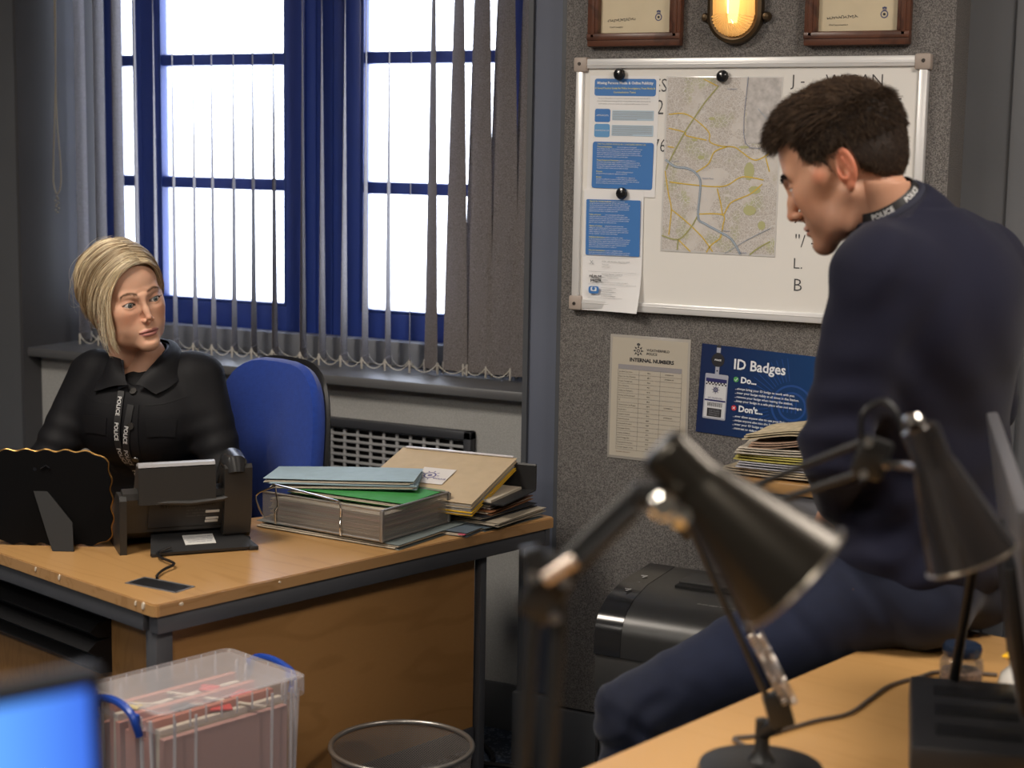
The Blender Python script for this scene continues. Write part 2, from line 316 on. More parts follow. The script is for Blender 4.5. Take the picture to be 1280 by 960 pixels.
# convector grille under the window --------------------------------
g = thing('convector_grille', 'dark framed wall vent with pale slotted grille behind blue chair', 'vent', (-2.4, 3.98, .70))
W_, H_ = .49, .27
fr = MB(); 
for (cx_, cz, dx_, dz) in ((0, H_ / 2 - .012, W_, .024), (0, -H_ / 2 + .012, W_, .024), (-W_ / 2 + .012, 0, .024, H_), (W_ / 2 - .012, 0, .024, H_)): fr.box((cx_, -.016, cz), (dx_, .03, dz), bev=.003)
fr.build('frame', GREYMET, g); MB().box((0, -.002, 0), (W_ - .04, .004, H_ - .04)).build('backing', BLK, g)
GR = mat('pale_grille_metal', (.34, .345, .355), .4)
nr = 11
for r in range(nr + 1): MB().box((0, -.014, -H_ / 2 + .026 + r * (H_ - .052) / nr), (W_ - .046, .01, .0075), bev=.002).build('grille_bar', GR, g)
for c_ in range(11): MB().box((-W_ / 2 + .026 + c_ * (W_ - .052) / 10, -.013, 0), (.009, .008, H_ - .046), bev=.002).build('grille_divider', GR, g)
# cables on the floor ----------------------------------------------
for j, pts in enumerate([[(-2.35, 3.9, .008), (-2.1, 3.86, .008), (-1.95, 3.72, .008), (-2.02, 3.6, .008), (-1.9, 3.56, .008), (-1.7, 3.64, .008)], [(-2.3, 3.8, .008), (-2.12, 3.68, .022), (-1.98, 3.66, .022), (-1.86, 3.72, .008), (-1.74, 3.7, .008), (-1.62, 3.71, .008)], [(-2.2, 3.5, .008), (-2.05, 3.48, .008), (-1.9, 3.49, .022), (-1.75, 3.5, .008), (-1.6, 3.62, .008)]]):
    o = MB().tube(spline(pts, 8), .007, 8).build('floor_cable', BLK)
    tag(o, ['black cable looping along the skirting by the pier', 'black cable crossing over the loop beside the pier', 'black cable on the blue floor nearest the desk leg'][j], 'cable', 'cables on the floor by the pier')
# ================================================================ WALL ITEMS (pinboard face at y = 3.75)
ALU = mat('satin_aluminium', (.74, .74, .74), .33, metal=.25)
def wthing(name, label, cat, x, z, group=None, rz=0, y=3.75, tilt=0): return thing(name, label, cat, (x, y, z), 0, group, rot=(0, tilt, 0))
# whiteboard -------------------------------------------------------
wb = wthing('whiteboard', 'white dry-wipe board in aluminium frame with beige corner caps', 'whiteboard', -1.328, 1.521)
MB().box((0, -.008, 0), (.83, .012, .58)).build('board', mat('whiteboard_enamel', (.80, .785, .75), .22, coat=.3), wb, smooth=False)
for (c, d) in (((0, -.011, .292), (.80, .022, .024)), ((0, -.011, -.292), (.80, .022, .024)), ((-.418, -.011, 0), (.02, .022, .55)), ((.418, -.011, 0), (.02, .022, .55))):
    f = MB().box(c, d, bev=.003)
    if d[0] > .1: f.box((0, -.0215, c[2] - (.003 if c[2] > 0 else -.003)), (.8, .003, .003), bev=.001)
    f.build('frame_rail', ALU, wb)
CAP = mat('beige_corner_cap', (.38, .32, .28), .5)
for sx in (-1, 1):
    for sz in (-1, 1):
        c = MB().box((sx * .416, -.012, sz * .29), (.036, .027, .036), bev=.005).build('corner_cap', CAP, wb)
        MB().lathe([(0, .001), (.004, .001), (.0045, -.001)], (sx * .418, -.0262, sz * .292), 12, r=R3(math.pi / 2)).build('screw', mat('dark_screw', (.06, .05, .045), .4, metal=.6), c)
Y = -.0146; MARK = mat('marker_ink', (.06, .06, .065), .5)
for (t_, x_, z_, sz_, sx_) in (('ES ..', -.225, .225, .045, .8), ('02', -.235, .172, .05, .75), ('076', -.24, .083, .045, .75), ('J -', .115, .238, .037, 1.05), ('WIGAN', .195, .238, .037, 1.05), ('-', .36, .2, .04, 1), ('A', .135, -.075, .042, 1), ('"/ -', .137, -.13, .042, 1), ('L.', .135, -.18, .036, 1), ('B', .137, -.232, .042, 1)):
    text(MB(), t_, x_, z_, sz_, Y, sx=sx_, bold=-.0003).build('handwriting', MARK, wb, smooth=False, recalc=False)
# magnets
for i, (x, z, lab) in enumerate(((-1.639, 1.787, 'black round magnet at top of the blue and white guide sheet'), (-1.377, 1.781, 'black round magnet holding the street map'), (-1.625, 1.503, 'black round magnet between the two blue printed sheets'))):
    m_ = MB().lathe([(0, -.012), (.0125, -.012), (.0145, -.006), (.0145, .0), (.012, .005), (.006, .0075), (0, .008)], (0, 0, 0), 24, r=R3(math.pi / 2)).build('magnet', GLOSSBLK)
    m_.location = (x, 3.75 - .0276, z); m_.scale = (1, .8, 1); tag(m_, lab, 'magnet', 'black magnets on the whiteboard')
# printed sheets
PB = mat('print_blue', (.055, .19, .5), .35); PB2 = mat('print_mid_blue', (.12, .32, .6), .4); PY = mat('print_yellow', (.7, .66, .25), .5); PW = mat('print_white', (.75, .78, .82), .5); PG = mat('print_grey', (.3, .31, .33), .6)
PC = mat('print_pale_blue', (.45, .58, .7), .5); SH = mat('glossy_white_sheet', (.82, .82, .83), .25)
def para(mb, x0, x1, z, n, lh, size, mi, seed=0, first=None):
    rr = random.Random(seed); words = 'the aim of this guidance is to promote consistent good practice inside when using social media appeals for missing children and adults by telling each relevant person who must consider risk and consent before any details are released online to the public press office'.split()
    for k in range(n):
        s = '' if not (first and k == 0) else ''
        w = (x1 - x0) * (1 if k < n - 1 else .7); nchar = int(w / (size * .5))
        while len(s) < nchar: s += rr.choice(words) + ' '
        text(mb, s[:nchar], x0, z - k * lh, size, sheet_y, mi=mi)
    return z - n * lh
sheet_y = -.0006
s1 = wthing('printed_guide_sheet', 'upper white guide sheet headed Missing Persons Media & Online Publicity', 'poster', -1.631, 1.64, y=3.7355, group='information sheets on whiteboard', tilt=.01)
MB().sheet(lambda u, v: ((u - .5) * .181, -.0004 - .004 * max(0, (.5 - v)) * (u - .2), (v - .5) * .288), 6, 8, .0004).build('paper', SH, s1, smooth=True)
pr = MB(); sheet_y = -.0012
def y_(v): return -.0012
rrect(pr, -.078, .096, .083, .137, .006, -.0009, 0)
text(pr, 'Missing Persons Media & Online Publicity', .002, .124, .0088, sheet_y, bold=.00025, align='CENTER', mi=1)
text(pr, 'A Good Practice Guide for Police Investigators, Press Media &', .002, .1125, .0062, sheet_y, bold=.0001, align='CENTER', mi=2)
text(pr, 'Communication Teams', .002, .103, .0062, sheet_y, bold=.0001, align='CENTER', mi=2)
text(pr, 'The aim of this guidance is to promote consistent good practice inside the UK in', 0, .089, .0042, sheet_y, align='CENTER', mi=3)
text(pr, 'terms of media/social media appeals for missing children and adults. By considering', 0, .0825, .0042, sheet_y, align='CENTER', mi=3)
text(pr, 'each relevant, forces can maintain the integrity and effectiveness of the tactic.', 0, .076, .0042, sheet_y, align='CENTER', mi=3)
rrect(pr, -.075, .033, -.034, .065, .005, -.0009, 0); rrect(pr, -.075, -.003, -.034, .029, .005, -.0012, 4)
text(pr, 'APPROPRIATE', -.0545, .0475, .0052, sheet_y - .0003, align='CENTER', mi=1); text(pr, 'PROPORTIONATE', -.0545, .0115, .0046, sheet_y - .0005, align='CENTER', mi=1)
rrect(pr, -.029, .038, .08, .062, .002, -.0009, 5); rrect(pr, -.029, .001, .08, .027, .002, -.0012, 5)
for k in range(6): stroke(pr, [(-.027, .0585 - k * .0036), (.077 - (.04 if k == 5 else 0), .0585 - k * .0036)], .0011, -.0016, 6)
for k in range(7): stroke(pr, [(-.027, .0242 - k * .0034), (.077 - (.05 if k == 6 else 0), .0242 - k * .0034)], .0011, -.0018, 6)
rrect(pr, -.077, -.126, .083, -.014, .006, -.0026, 0)
sheet_y = -.0034
text(pr, 'THE FOLLOWING SHOULD BE CONSIDERED BEFORE USE', -.065, -.021, .005, sheet_y, mi=2)
z = -.0275
for hd, nl in (('Trust and lawfulness', 6), ('Proportionate and Necessary', 5), ('Purpose', 2), ('Review', 4)):
    text(pr, hd, -.065, z, .0048, sheet_y, bold=.0001, mi=2); para(pr, -.012, .079, z, 1, .0047, .0042, 1, nl); para(pr, -.065, .079, z - .0047, nl - 1, .0047, .0042, 1, nl + 5); z -= nl * .0047 + .004
pr.build('printing', [PB, PW, PY, PG, PB2, PC, PG], s1, smooth=False, recalc=False)
s2 = wthing('printed_guide_sheet', 'lower white sheet with blue text block, its corner curling off the board', 'poster', -1.649, 1.363, y=3.7335, group='information sheets on whiteboard', tilt=-.004)
MB().sheet(lambda u, v: ((u - .5) * .158, -.0005 - .03 * max(0, .42 - v) ** 2 * 5 * u * u - .002 * (1 - v), (v - .5) * .297), 8, 12, .0004).build('paper', SH, s2)
pr = MB()
rrect(pr, -.071, -.012, .073, .124, .003, -.0042, 0); sheet_y = -.0050; z = .118
for j, nl in enumerate((6, 5, 5, 6, 5)):
    text(pr, ('Appeals for missing or absent', 'Public and press', 'Nature of contact', 'Published information', 'Risk and reassessment')[j], -.062, z, .0048, sheet_y, bold=.0001, mi=2); para(pr, -.02, .07, z, 1, .0047, .0042, 1, nl + j); para(pr, -.062, .07, z - .0047, nl - 1, .0047, .0042, 1, nl + 9 + j); z -= nl * .0047 + .004
def px2(mb): return mb
yb = -.0105
text(pr, 'NCA - UK MISSING PERSONS UNIT', -.025, -.028, .0048, -.006, mi=3); text(pr, 'Phone lines', -.025, -.035, .004, -.0065, mi=3); text(pr, 'Email contact', -.025, -.041, .004, -.0068, mi=3)
text(pr, 'X', -.058, -.034, .014, -.0068, mi=3); text(pr, 'mi.ss.ng', -.058, -.066, .0105, -.0085, bold=.0004, mi=6); text(pr, 'people', -.054, -.0755, .0105, -.009, bold=.0004, mi=6)
text(pr, 'MISSING PEOPLE CHARITY', -.025, -.059, .0048, -.0085, mi=3)
for k in range(3): text(pr, ('Publicity campaign materials', 'Freephone', 'Confidential support for families left behind')[k], -.025, -.0665 - k * .006, .004, -.009, mi=3)
for zz in (-.052, -.083, -.116): stroke(pr, [(-.06, zz), (.068, zz)], .0005, -.0095 + .03 * 0, 3)
rrect(pr, -.058, -.106, -.03, -.088, .006, -.0105, 0); rrect(pr, -.052, -.1, -.036, -.09, .003, -.0112, 5); disc(pr, -.044, -.094, .004, -.0115, 0)
for k in range(5): stroke(pr, [(-.025, -.091 - k * .005), (.015 - (k % 2) * .01, -.091 - k * .005)], .0009, -.0105, 3)
pr.build('printing', [PB, PW, PY, PG, PB2, PW, INK], s2, smooth=False, recalc=False)
# map --------------------------------------------------------------
mp_ = wthing('street_map', 'laminated street map with yellow roads and a blue motorway', 'map', -1.378, 1.574, y=3.7355, tilt=.008)
MAPM = mat('map_print', (.5, .47, .44), .3); n = MAPM.node_tree.nodes; l = MAPM.node_tree.links; tc = n.new('ShaderNodeTexCoord')
def vor(scale, w, dist=0):
    v = n.new('ShaderNodeTexVoronoi'); v.feature = 'DISTANCE_TO_EDGE'; v.inputs['Scale'].default_value = scale; l.new(tc.outputs['Object'], v.inputs[0])
    m = n.new('ShaderNodeMath'); m.operation = 'LESS_THAN'; m.inputs[1].default_value = w; l.new(v.outputs[0], m.inputs[0]); return m
v1 = vor(110, .05); v2 = vor(300, .10)
nm = n.new('ShaderNodeTexNoise'); nm.inputs['Scale'].default_value = 11; l.new(tc.outputs['Object'], nm.inputs[0]); th_ = n.new('ShaderNodeMath'); th_.operation = 'LESS_THAN'; th_.inputs[1].default_value = .56; l.new(nm.outputs[0], th_.inputs[0]); mu_ = n.new('ShaderNodeMath'); mu_.operation = 'MULTIPLY'; l.new(v2.outputs[0], mu_.inputs[0]); l.new(th_.outputs[0], mu_.inputs[1]); v2 = mu_; nz = n.new('ShaderNodeTexNoise'); nz.inputs['Scale'].default_value = 14; nz.inputs['Detail'].default_value = 5; l.new(tc.outputs['Object'], nz.inputs[0])
c1 = n.new('ShaderNodeValToRGB'); e = c1.color_ramp.elements; e[0].position = .38; e[0].color = (.46, .47, .3, 1); e[1].position = .46; e[1].color = (.56, .52, .48, 1); e2 = e.new(.6); e2.color = (.64, .61, .58, 1)
l.new(nz.outputs[0], c1.inputs[0])
def mixc(f, a, col):
    m = n.new('ShaderNodeMix'); m.data_type = 'RGBA'; l.new(f.outputs[0], m.inputs[0]); l.new(a, m.inputs[6]); m.inputs[7].default_value = (*col, 1); return m.outputs[2]
o_ = mixc(v2, c1.outputs[0], (.42, .385, .36)); o_ = mixc(v1, o_, (.62, .6, .58)); l.new(o_, n['Principled BSDF'].inputs['Base Color'])
mw, mh = .288, .415
MB().box((0, -.0006, 0), (mw, .0012, mh), bev=.0005).build('laminate', mat('clear_laminate_edge', (.66, .65, .64), .15), mp_)
q_ = MB(); quad(q_, -mw / 2 + .004, -mh / 2 + .005, mw / 2 - .003, mh / 2 - .003, -.0015); q_.build('map_print', MAPM, mp_, smooth=False, recalc=False)
# the photograph's 691x960 crop frame: map spans x 40..600, y 45..910
def mc(px, py): return ((px - 320) / 560 * mw, (478 - py) / 865 * mh)
ins = MB(); a = mc(437, 48); b_ = mc(600, 366); quad(ins, a[0], b_[1], b_[0] - .003, a[1] - .002, -.0019)
ins.build('inset_map', mat('inset_print', (.50, .48, .47), .4, var=.22, vscale=60, detail=8), mp_, smooth=False, recalc=False)
rd = MB()
def road(pts, w, mi, dy=0): stroke(rd, [tuple(p) for p in [(q.x, q.y) for q in spline([Vector((*mc(*p), 0)) for p in pts], 5)]], w, -.0024 - mi * .0002 - dy, mi)
for p in ([(58, 232), (150, 232), (255, 312), (265, 362), (320, 382), (385, 386), (420, 408), (490, 446), (570, 398)], [(200, 515), (262, 470), (290, 410), (352, 384)], [(75, 565), (190, 575), (300, 580), (360, 570), (430, 528), (530, 540)], [(215, 718), (340, 716), (345, 770), (335, 830)], [(310, 590), (330, 660), (345, 715), (380, 655), (470, 610), (525, 560)], [(50, 510), (70, 620), (88, 700), (80, 828)], [(88, 700), (180, 770), (250, 835), (300, 900)], [(335, 832), (290, 870), (270, 905)], [(58, 390), (90, 395)], [(60, 300), (140, 318), (150, 335), (250, 355)], [(225, 60), (290, 92)], [(130, 850), (190, 905)], [(535, 430), (556, 500)]): road(p, .0027, 0)
for p in ([(297, 92), (235, 170), (180, 255), (140, 320), (75, 450), (55, 505)], [(45, 832), (128, 848), (185, 790), (218, 730)], [(128, 848), (125, 900)], [(575, 835), (520, 870), (480, 905)]): road(p, .0032, 1)
for p in ([(50, 455), (100, 488), (160, 495), (205, 520), (228, 570), (222, 730), (260, 765), (330, 800), (390, 835), (435, 905)],): road(p, .0052, 2)
road([(50, 455), (100, 488), (160, 495), (205, 520), (228, 570), (222, 730), (260, 765), (330, 800), (390, 835), (435, 905)], .0012, 4, .0004)
for p in ([(360, 905), (470, 830), (575, 770)], [(490, 200), (555, 270)]): road(p, .0016, 3)
road([(437, 48), (437, 366), (598, 366)], .0013, 5)
for (cx_, cy_, w_, h_) in ((460, 500, 60, 90), (490, 590, 70, 40), (470, 690, 75, 50), (530, 760, 45, 45), (225, 440, 40, 20), (270, 250, 40, 16), (430, 385, 60, 14), (190, 355, 36, 14)):
    x_, z_ = mc(cx_, cy_); disc(rd, x_, z_, h_ / 865 * mh / 2, -.0021, 6, 9, sx=w_ / h_ * .9)
for (t_, px_, py_) in (('Stockport', 340, 110), ('Heald Moor', 235, 545), ('Brinnow', 340, 798), ('Junction', 80, 465), ('Airport', 430, 900)): x_, z_ = mc(px_, py_); text(rd, t_, x_, z_, .006, -.0036, mi=5)
rd.build('printed_roads', [mat('map_yellow', (.66, .47, .06), .4), mat('map_olive', (.36, .36, .14), .4), mat('map_motorway', (.26, .33, .42), .4), mat('map_river', (.36, .4, .46), .4), mat('map_motorway_line', (.5, .55, .6), .4), mat('map_label', (.2, .24, .36), .5), mat('map_green', (.44, .44, .22), .45)], mp_, smooth=False, recalc=False)
# internal numbers ---------------------------------------------------
a4 = wthing('internal_numbers_sheet', 'laminated cream sheet headed Internal Numbers below whiteboard', 'notice', -1.55, 1.002, y=3.749, tilt=.006)
MB().box((0, -.0006, 0), (.212, .0012, .31), bev=.001).build('laminate', mat('laminate_pouch', (.36, .34, .31), .2), a4)
q_ = MB(); quad(q_, -.1, -.148, .1, .148, -.0016); q_.build('paper', mat('cream_paper', (.46, .42, .35), .35), a4, smooth=False, recalc=False)
pr = MB(); ty = -.0022
def star_crest(mb, cx, cz, r, y, mi, mi2):
    for k in range(8):
        a = math.pi / 4 * k; t1_ = a - .3; t2_ = a + .3
        mb.add([(cx + r * math.sin(a), y, cz + r * math.cos(a)), (cx + r * .55 * math.sin(t1_), y, cz + r * .55 * math.cos(t1_)), (cx, y, cz), (cx + r * .55 * math.sin(t2_), y, cz + r * .55 * math.cos(t2_))], [(0, 1, 2, 3)], mi)
    disc(mb, cx, cz, r * .5, y - .0003, mi2, r2=r * .36); disc(mb, cx, cz, r * .36, y - .0002, mi2); disc(mb, cx, cz, r * .3, y - .0004, mi); disc(mb, cx, cz, r * .15, y - .0005, mi2)
    for q in (-1, 0, 1): disc(mb, cx + q * r * .18, cz + r * (1.12 if q else 1.2), r * .12, y, mi)
    quad(mb, cx - r * .28, cz + r * .92, cx + r * .28, cz + r * 1.02, y, mi)
star_crest(pr, -.03, .118, .0145, ty, 0, 1)
text(pr, 'WEATHERFIELD', -.008, .1185, .0085, ty, bold=.0001); text(pr, 'POLICE', -.008, .1095, .0085, ty, bold=.0001)
text(pr, 'INTERNAL NUMBERS', .006, .091, .0125, ty, bold=.0005, align='CENTER')
X0, X1, X2, X3 = -.082, -.026, .03, .086
quad(pr, X0, .07, X3, .082, ty, 2)
rows = ['Specialist Operations', 'Cyber Security & Economic Crime', 'Incident Management', 'Force Direction', 'Professional Standards', 'Planning and Emergency Room', 'HR', 'Communication and Engagement', 'Procurement', 'Transport Services', 'Human Resources', 'Professional Standards', 'Information Systems', 'Property & Evidence', 'Estate Management', 'Corporate Development', 'Custody, Appeals and Separations']
h = .0118
for k, r_ in enumerate(rows):
    zt = .07 - k * h; stroke(pr, [(X0, zt - h), (X3, zt - h)], .0006, ty, 3); text(pr, r_[:24], X0 + .002, zt - h * .62, .0042, ty); text(pr, str(8810 + k * 7), -.004, zt - h * .62, .0042, ty)
    if k in (0, 1, 7, 9): text(pr, '07700900%d' % (100 + k * 9), .042, zt - h * .62, .0042, ty)
for x_ in (X0, X1, X2, X3): stroke(pr, [(x_, .07), (x_, .07 - len(rows) * h)], .0006, ty, 3)
text(pr, 'Specialist Operations', X0, -.138, .0045, ty, mi=4)
pr.build('printing', [INK, mat('cream_print', (.44, .4, .34), .5), mat('table_head', (.27, .26, .27), .6), mat('table_line', (.16, .155, .15), .6), mat('brown_print', (.22, .12, .09), .6)], a4, smooth=False, recalc=False)
# ID badges poster ---------------------------------------------------
idp = wthing('id_badges_poster', 'dark blue poster headed ID Badges with a printed badge', 'poster', -1.414, 1.15, y=3.749, tilt=.045)
IDM = mat('poster_blue', (.012, .045, .2), .3); n = IDM.node_tree.nodes; l = IDM.node_tree.links; tc = n.new('ShaderNodeTexCoord'); gr = n.new('ShaderNodeMapRange'); sx_ = n.new('ShaderNodeSeparateXYZ'); l.new(tc.outputs['Object'], sx_.inputs[0])
l.new(sx_.outputs[0], gr.inputs[0]); gr.inputs[1].default_value = 0; gr.inputs[2].default_value = .3; m = n.new('ShaderNodeMix'); m.data_type = 'RGBA'; m.inputs[6].default_value = (.007, .018, .075, 1); m.inputs[7].default_value = (.006, .045, .16, 1); l.new(gr.outputs[0], m.inputs[0]); l.new(m.outputs[2], n['Principled BSDF'].inputs['Base Color'])
MB().box((.15, -.0006, -.108), (.3, .0012, .216)).build('paper', IDM, idp, smooth=False)
pr = MB(); ty = -.0018
# faint crest printed on the right
for k in range(26):
    a = math.radians(100 + k * 7); stroke(pr, [(.235 + .06 * math.cos(a), -.125 + .06 * math.sin(a)), (.235 + .115 * math.cos(a), -.125 + .115 * math.sin(a))], .0016, ty + .0005, 6) if .235 + .115 * math.cos(a) > .115 and -.2 < -.125 + .115 * math.sin(a) < -.01 else None
disc(pr, .235, -.125, .052, ty + .0004, 6, 40, r2=.047); disc(pr, .235, -.125, .035, ty + .0004, 6, 40, r2=.03)
for x_ in (.215, .225, .235, .245): stroke(pr, [(x_, -.14), (x_, -.11)], .003, ty + .0003, 6)
text(pr, 'ID Badges', .083, -.052, .0345, ty, bold=.0007, mi=0, sx=.93)
disc(pr, .0925, -.077, .0066, ty, 1); stroke(pr, [(.089, -.077), (.0917, -.0805), (.0965, -.0735)], .0016, ty - .0003, 0)
text(pr, 'Do...', .104, -.0835, .0205, ty, bold=.0008)
for k, s in enumerate(('...always bring your ID badge to work with you.', '...wear your badge visibly at all times in the Station.', '...remove your badge when leaving the station.', '...keep your badge in a safe place when not wearing it.')): text(pr, s, .092, -.101 - k * .0098, .0077, ty, bold=.00012)
disc(pr, .0925, -.146, .0066, ty, 2); stroke(pr, [(.0895, -.149), (.0955, -.143)], .0014, ty - .0003, 0); stroke(pr, [(.0955, -.149), (.0895, -.143)], .0014, ty - .0003, 0)
text(pr, "Don't...", .104, -.153, .0205, ty, bold=.0008)
for k, s in enumerate(('...ever allow anyone else to use your Police badge.', '...swipe anyone else into the Station with your badge.', '...wear your ID badge on a lanyard outside of work.', '...mistreat or deface your ID badge.')): text(pr, s, .092, -.1675 - k * .0098, .0077, ty, bold=.00012)
# the printed badge
quad(pr, .0385, -.02, .0485, 0, ty, 7); quad(pr, .0385, -.018, .0485, -.006, ty - .0002, 3); disc(pr, .0435, -.036, .0165, ty - .0003, 4, 30); text(pr, 'POLICE', .0435, -.0375, .005, ty - .0006, align='CENTER', bold=.0002)
quad(pr, .0385, -.072, .0485, -.05, ty, 3); disc(pr, .0435, -.062, .002, ty - .0003, 7)
rrect(pr, .0145, -.18, .073, -.07, .003, ty - .0001, 3); quad(pr, .0175, -.176, .07, -.081, ty - .0003, 5); quad(pr, .0175, -.09, .07, -.081, ty - .0005, 8)
for k in range(13):
    for j in range(2):
        if (k + j) % 2: quad(pr, .0175 + k * .00404, -.0935 - j * .0035, .0175 + (k + 1) * .00404, -.09 - j * .0035, ty - .0006, 4)
star_crest(pr, .0435, -.108, .0115, ty - .0006, 9, 8); text(pr, 'DC GORDON', .0435, -.1305, .0058, ty - .0006, align='CENTER', mi=8)
quad(pr, .0175, -.1365, .07, -.1325, ty - .0005, 8)
for k in range(22): quad(pr, .0255 + k * .0017, -.1495, .0255 + k * .0017 + (.0005 + .0006 * ((k * 7) % 3 == 0)), -.139, ty - .0006, 4)
quad(pr, .0255, -.174, .062, -.1535, ty - .0006, 4)
for k in range(5): stroke(pr, [(.03, -.157 - k * .0034), (.058, -.157 - k * .0034)], .0007, ty - .0009, 9)
pr.build('printing', [PW, mat('print_green', (.08, .35, .1), .5), mat('print_red', (.5, .02, .03), .5), mat('badge_frame_print', (.36, .38, .46), .5), mat('print_black', (.015, .015, .02), .5), mat('badge_white_print', (.62, .63, .66), .5), mat('poster_crest_tone', (.014, .065, .26), .4), INK, mat('print_navy', (.02, .02, .12), .5), mat('print_silver', (.3, .3, .34), .5)], idp, smooth=False, recalc=False)
# certificates -------------------------------------------------------
MAHO = wood('mahogany_frame', (.13, .05, .028), (.055, .022, .014), 6, (1, 1, 1), .35)
CERT = mat('aged_certificate_paper', (.64, .55, .38), .6, var=.08, vscale=9)
def certificate(x, zb, wd, label, sig, seed):
    c = wthing('framed_certificate', label, 'picture frame', x, zb, 'framed certificates above the whiteboard'); ht = .32; 
    for (cx_, cz, dx_, dz) in ((0, .016, wd, .032), (0, ht - .016, wd, .032), (-wd / 2 + .015, ht / 2, .03, ht - .06), (wd / 2 - .015, ht / 2, .03, ht - .06)):
        m_ = MB().box((cx_, -.012, cz), (dx_, .024, dz), bev=.004)
        hor = dx_ > dz
        o = .007
        m_.box((cx_, -.024, cz + (o if cz < .1 else -o) if hor else cz), (dx_ - (.0 if hor else .018), .006, dz - .016) if hor else (.012, .006, dz + .02), bev=.0025)
        m_.build('frame_rail', MAHO, c)
    MB().box((0, -.006, ht / 2), (wd - .05, .006, ht - .05)).build('certificate_paper', CERT, c, smooth=False)
    pr = MB(); ty = -.0098; star_crest(pr, wd / 2 - .068, .068, .009, ty, 0, 1) if False else None
    disc(pr, wd / 2 - .062, .068, .0088, ty, 0, 24, r2=.0065); disc(pr, wd / 2 - .062, .068, .003, ty, 2); 
    for q in (-1, 0, 1): disc(pr, wd / 2 - .062 + q * .003, .0815 + (.001 if q == 0 else 0), .0022, ty, 0)
    quad(pr, wd / 2 - .067, .077, wd / 2 - .057, .0785, ty, 0)
    rr = random.Random(seed); pts = []; x0 = -wd / 2 + .048
    for k in range(46): pts.append(Vector((x0 + k * .0016 + .002 * math.sin(k * 1.9), .0615 + k * .00008 + .0042 * math.sin(k * 1.35 + seed) * rr.uniform(.3, 1), 0)))
    stroke(pr, [(p.x, p.y) for p in spline(pts, 4)], .0010, ty, 2); text(pr, sig, x0 + .006, .045, .0052, ty, mi=2)
    text(pr, 'CERTIFICATE OF COMMENDATION', 0, .24, .012, ty, align='CENTER', mi=2)
    pr.build('printing', [mat('crest_blue_print', (.08, .09, .2), .6), CERT, INK], c, smooth=False, recalc=False)
    return c
certificate(-1.607, 1.853, .242, 'mahogany framed certificate left of the bulkhead lamp', 'Chief Constable', 3)
certificate(-1.065, 1.848, .242, 'mahogany framed certificate right of the bulkhead lamp', 'Chief Superintendent', 8)
# bulkhead lamp --------------------------------------------------------
bk = wthing('bulkhead_lamp', 'oval brass-rimmed bulkhead wall light with ribbed glass, lit', 'wall lamp', -1.354, 1.862)
BRZ = mat('aged_bronze', (.12, .085, .05), .4, metal=.85)
def stad(a, r, h):  # stadium outline radius r, half height h
    x = r * math.cos(a); z = r * math.sin(a) + (h if math.sin(a) > 0 else -h); return x, z
def stadring(mb, prof, cz, hh, n=48, mi=0):
    vs = []; fs = []
    for (r, y) in prof:
        for k in range(n): x, z = stad(2 * math.pi * (k + .5) / n, r, hh); vs.append((x, y, z + cz))
    for i in range(len(prof) - 1):
        for k in range(n): fs.append((i * n + k, i * n + (k + 1) % n, (i + 1) * n + (k + 1) % n, (i + 1) * n + k))
    return mb.add(vs, fs, mi)
cz = .115; hh = .055
stadring(MB(), [(0.001, -.002), (.066, -.002), (.068, -.01), (.066, -.024), (.058, -.028), (.05, -.026), (.05, -.015)], cz, hh).build('rim', BRZ, bk)
GLW = bpy.data.materials.new('ribbed_lamp_glass'); GLW.use_nodes = True; n = GLW.node_tree.nodes; l = GLW.node_tree.links; n.clear()
g1 = n.new('ShaderNodeBsdfTransparent'); g1.inputs[0].default_value = (1, .93, .8, 1); g2 = n.new('ShaderNodeBsdfTranslucent'); g2.inputs[0].default_value = (1, .8, .5, 1); g3 = n.new('ShaderNodeBsdfGlossy'); g3.inputs['Roughness'].default_value = .1
m1 = n.new('ShaderNodeMixShader'); m1.inputs[0].default_value = .6; l.new(g1.outputs[0], m1.inputs[1]); l.new(g2.outputs[0], m1.inputs[2]); m2 = n.new('ShaderNodeMixShader'); m2.inputs[0].default_value = .12; l.new(m1.outputs[0], m2.inputs[1]); l.new(g3.outputs[0], m2.inputs[2])
ou = n.new('ShaderNodeOutputMaterial'); l.new(m2.outputs[0], ou.inputs[0])
gmb = MB(); vs = []; N = 80; prof = [(.05, -.022), (.048, -.04), (.04, -.053), (.026, -.061), (.012, -.064), (.002, -.065)]
for i, (r, y) in enumerate(prof):
    for k in range(N): rr_ = r * (1 + (.045 if k % 2 else -.045)); x, z = stad(2 * math.pi * (k + .5) / N, rr_, hh); vs.append((x, y - (.001 if k % 2 else 0), z + cz))
gmb.add(vs, [(i * N + k, i * N + (k + 1) % N, (i + 1) * N + (k + 1) % N, (i + 1) * N + k) for i in range(len(prof) - 1) for k in range(N)]).build('ribbed_glass', GLW, bk, smooth=False)
MB().tube([(0, -.03, cz - .075), (0, -.034, cz - .03), (0, -.034, cz + .05)], [.01, .016, .014], 12).build('bulb', mat('lamp_filament_glow', (1, .64, .27), .5, emit=2.6), bk)
stadring(MB(), [(.05, -.012), (.001, -.006)], cz, hh).build('reflector', mat('warm_reflector', (.8, .62, .35), .4, metal=.3), bk)
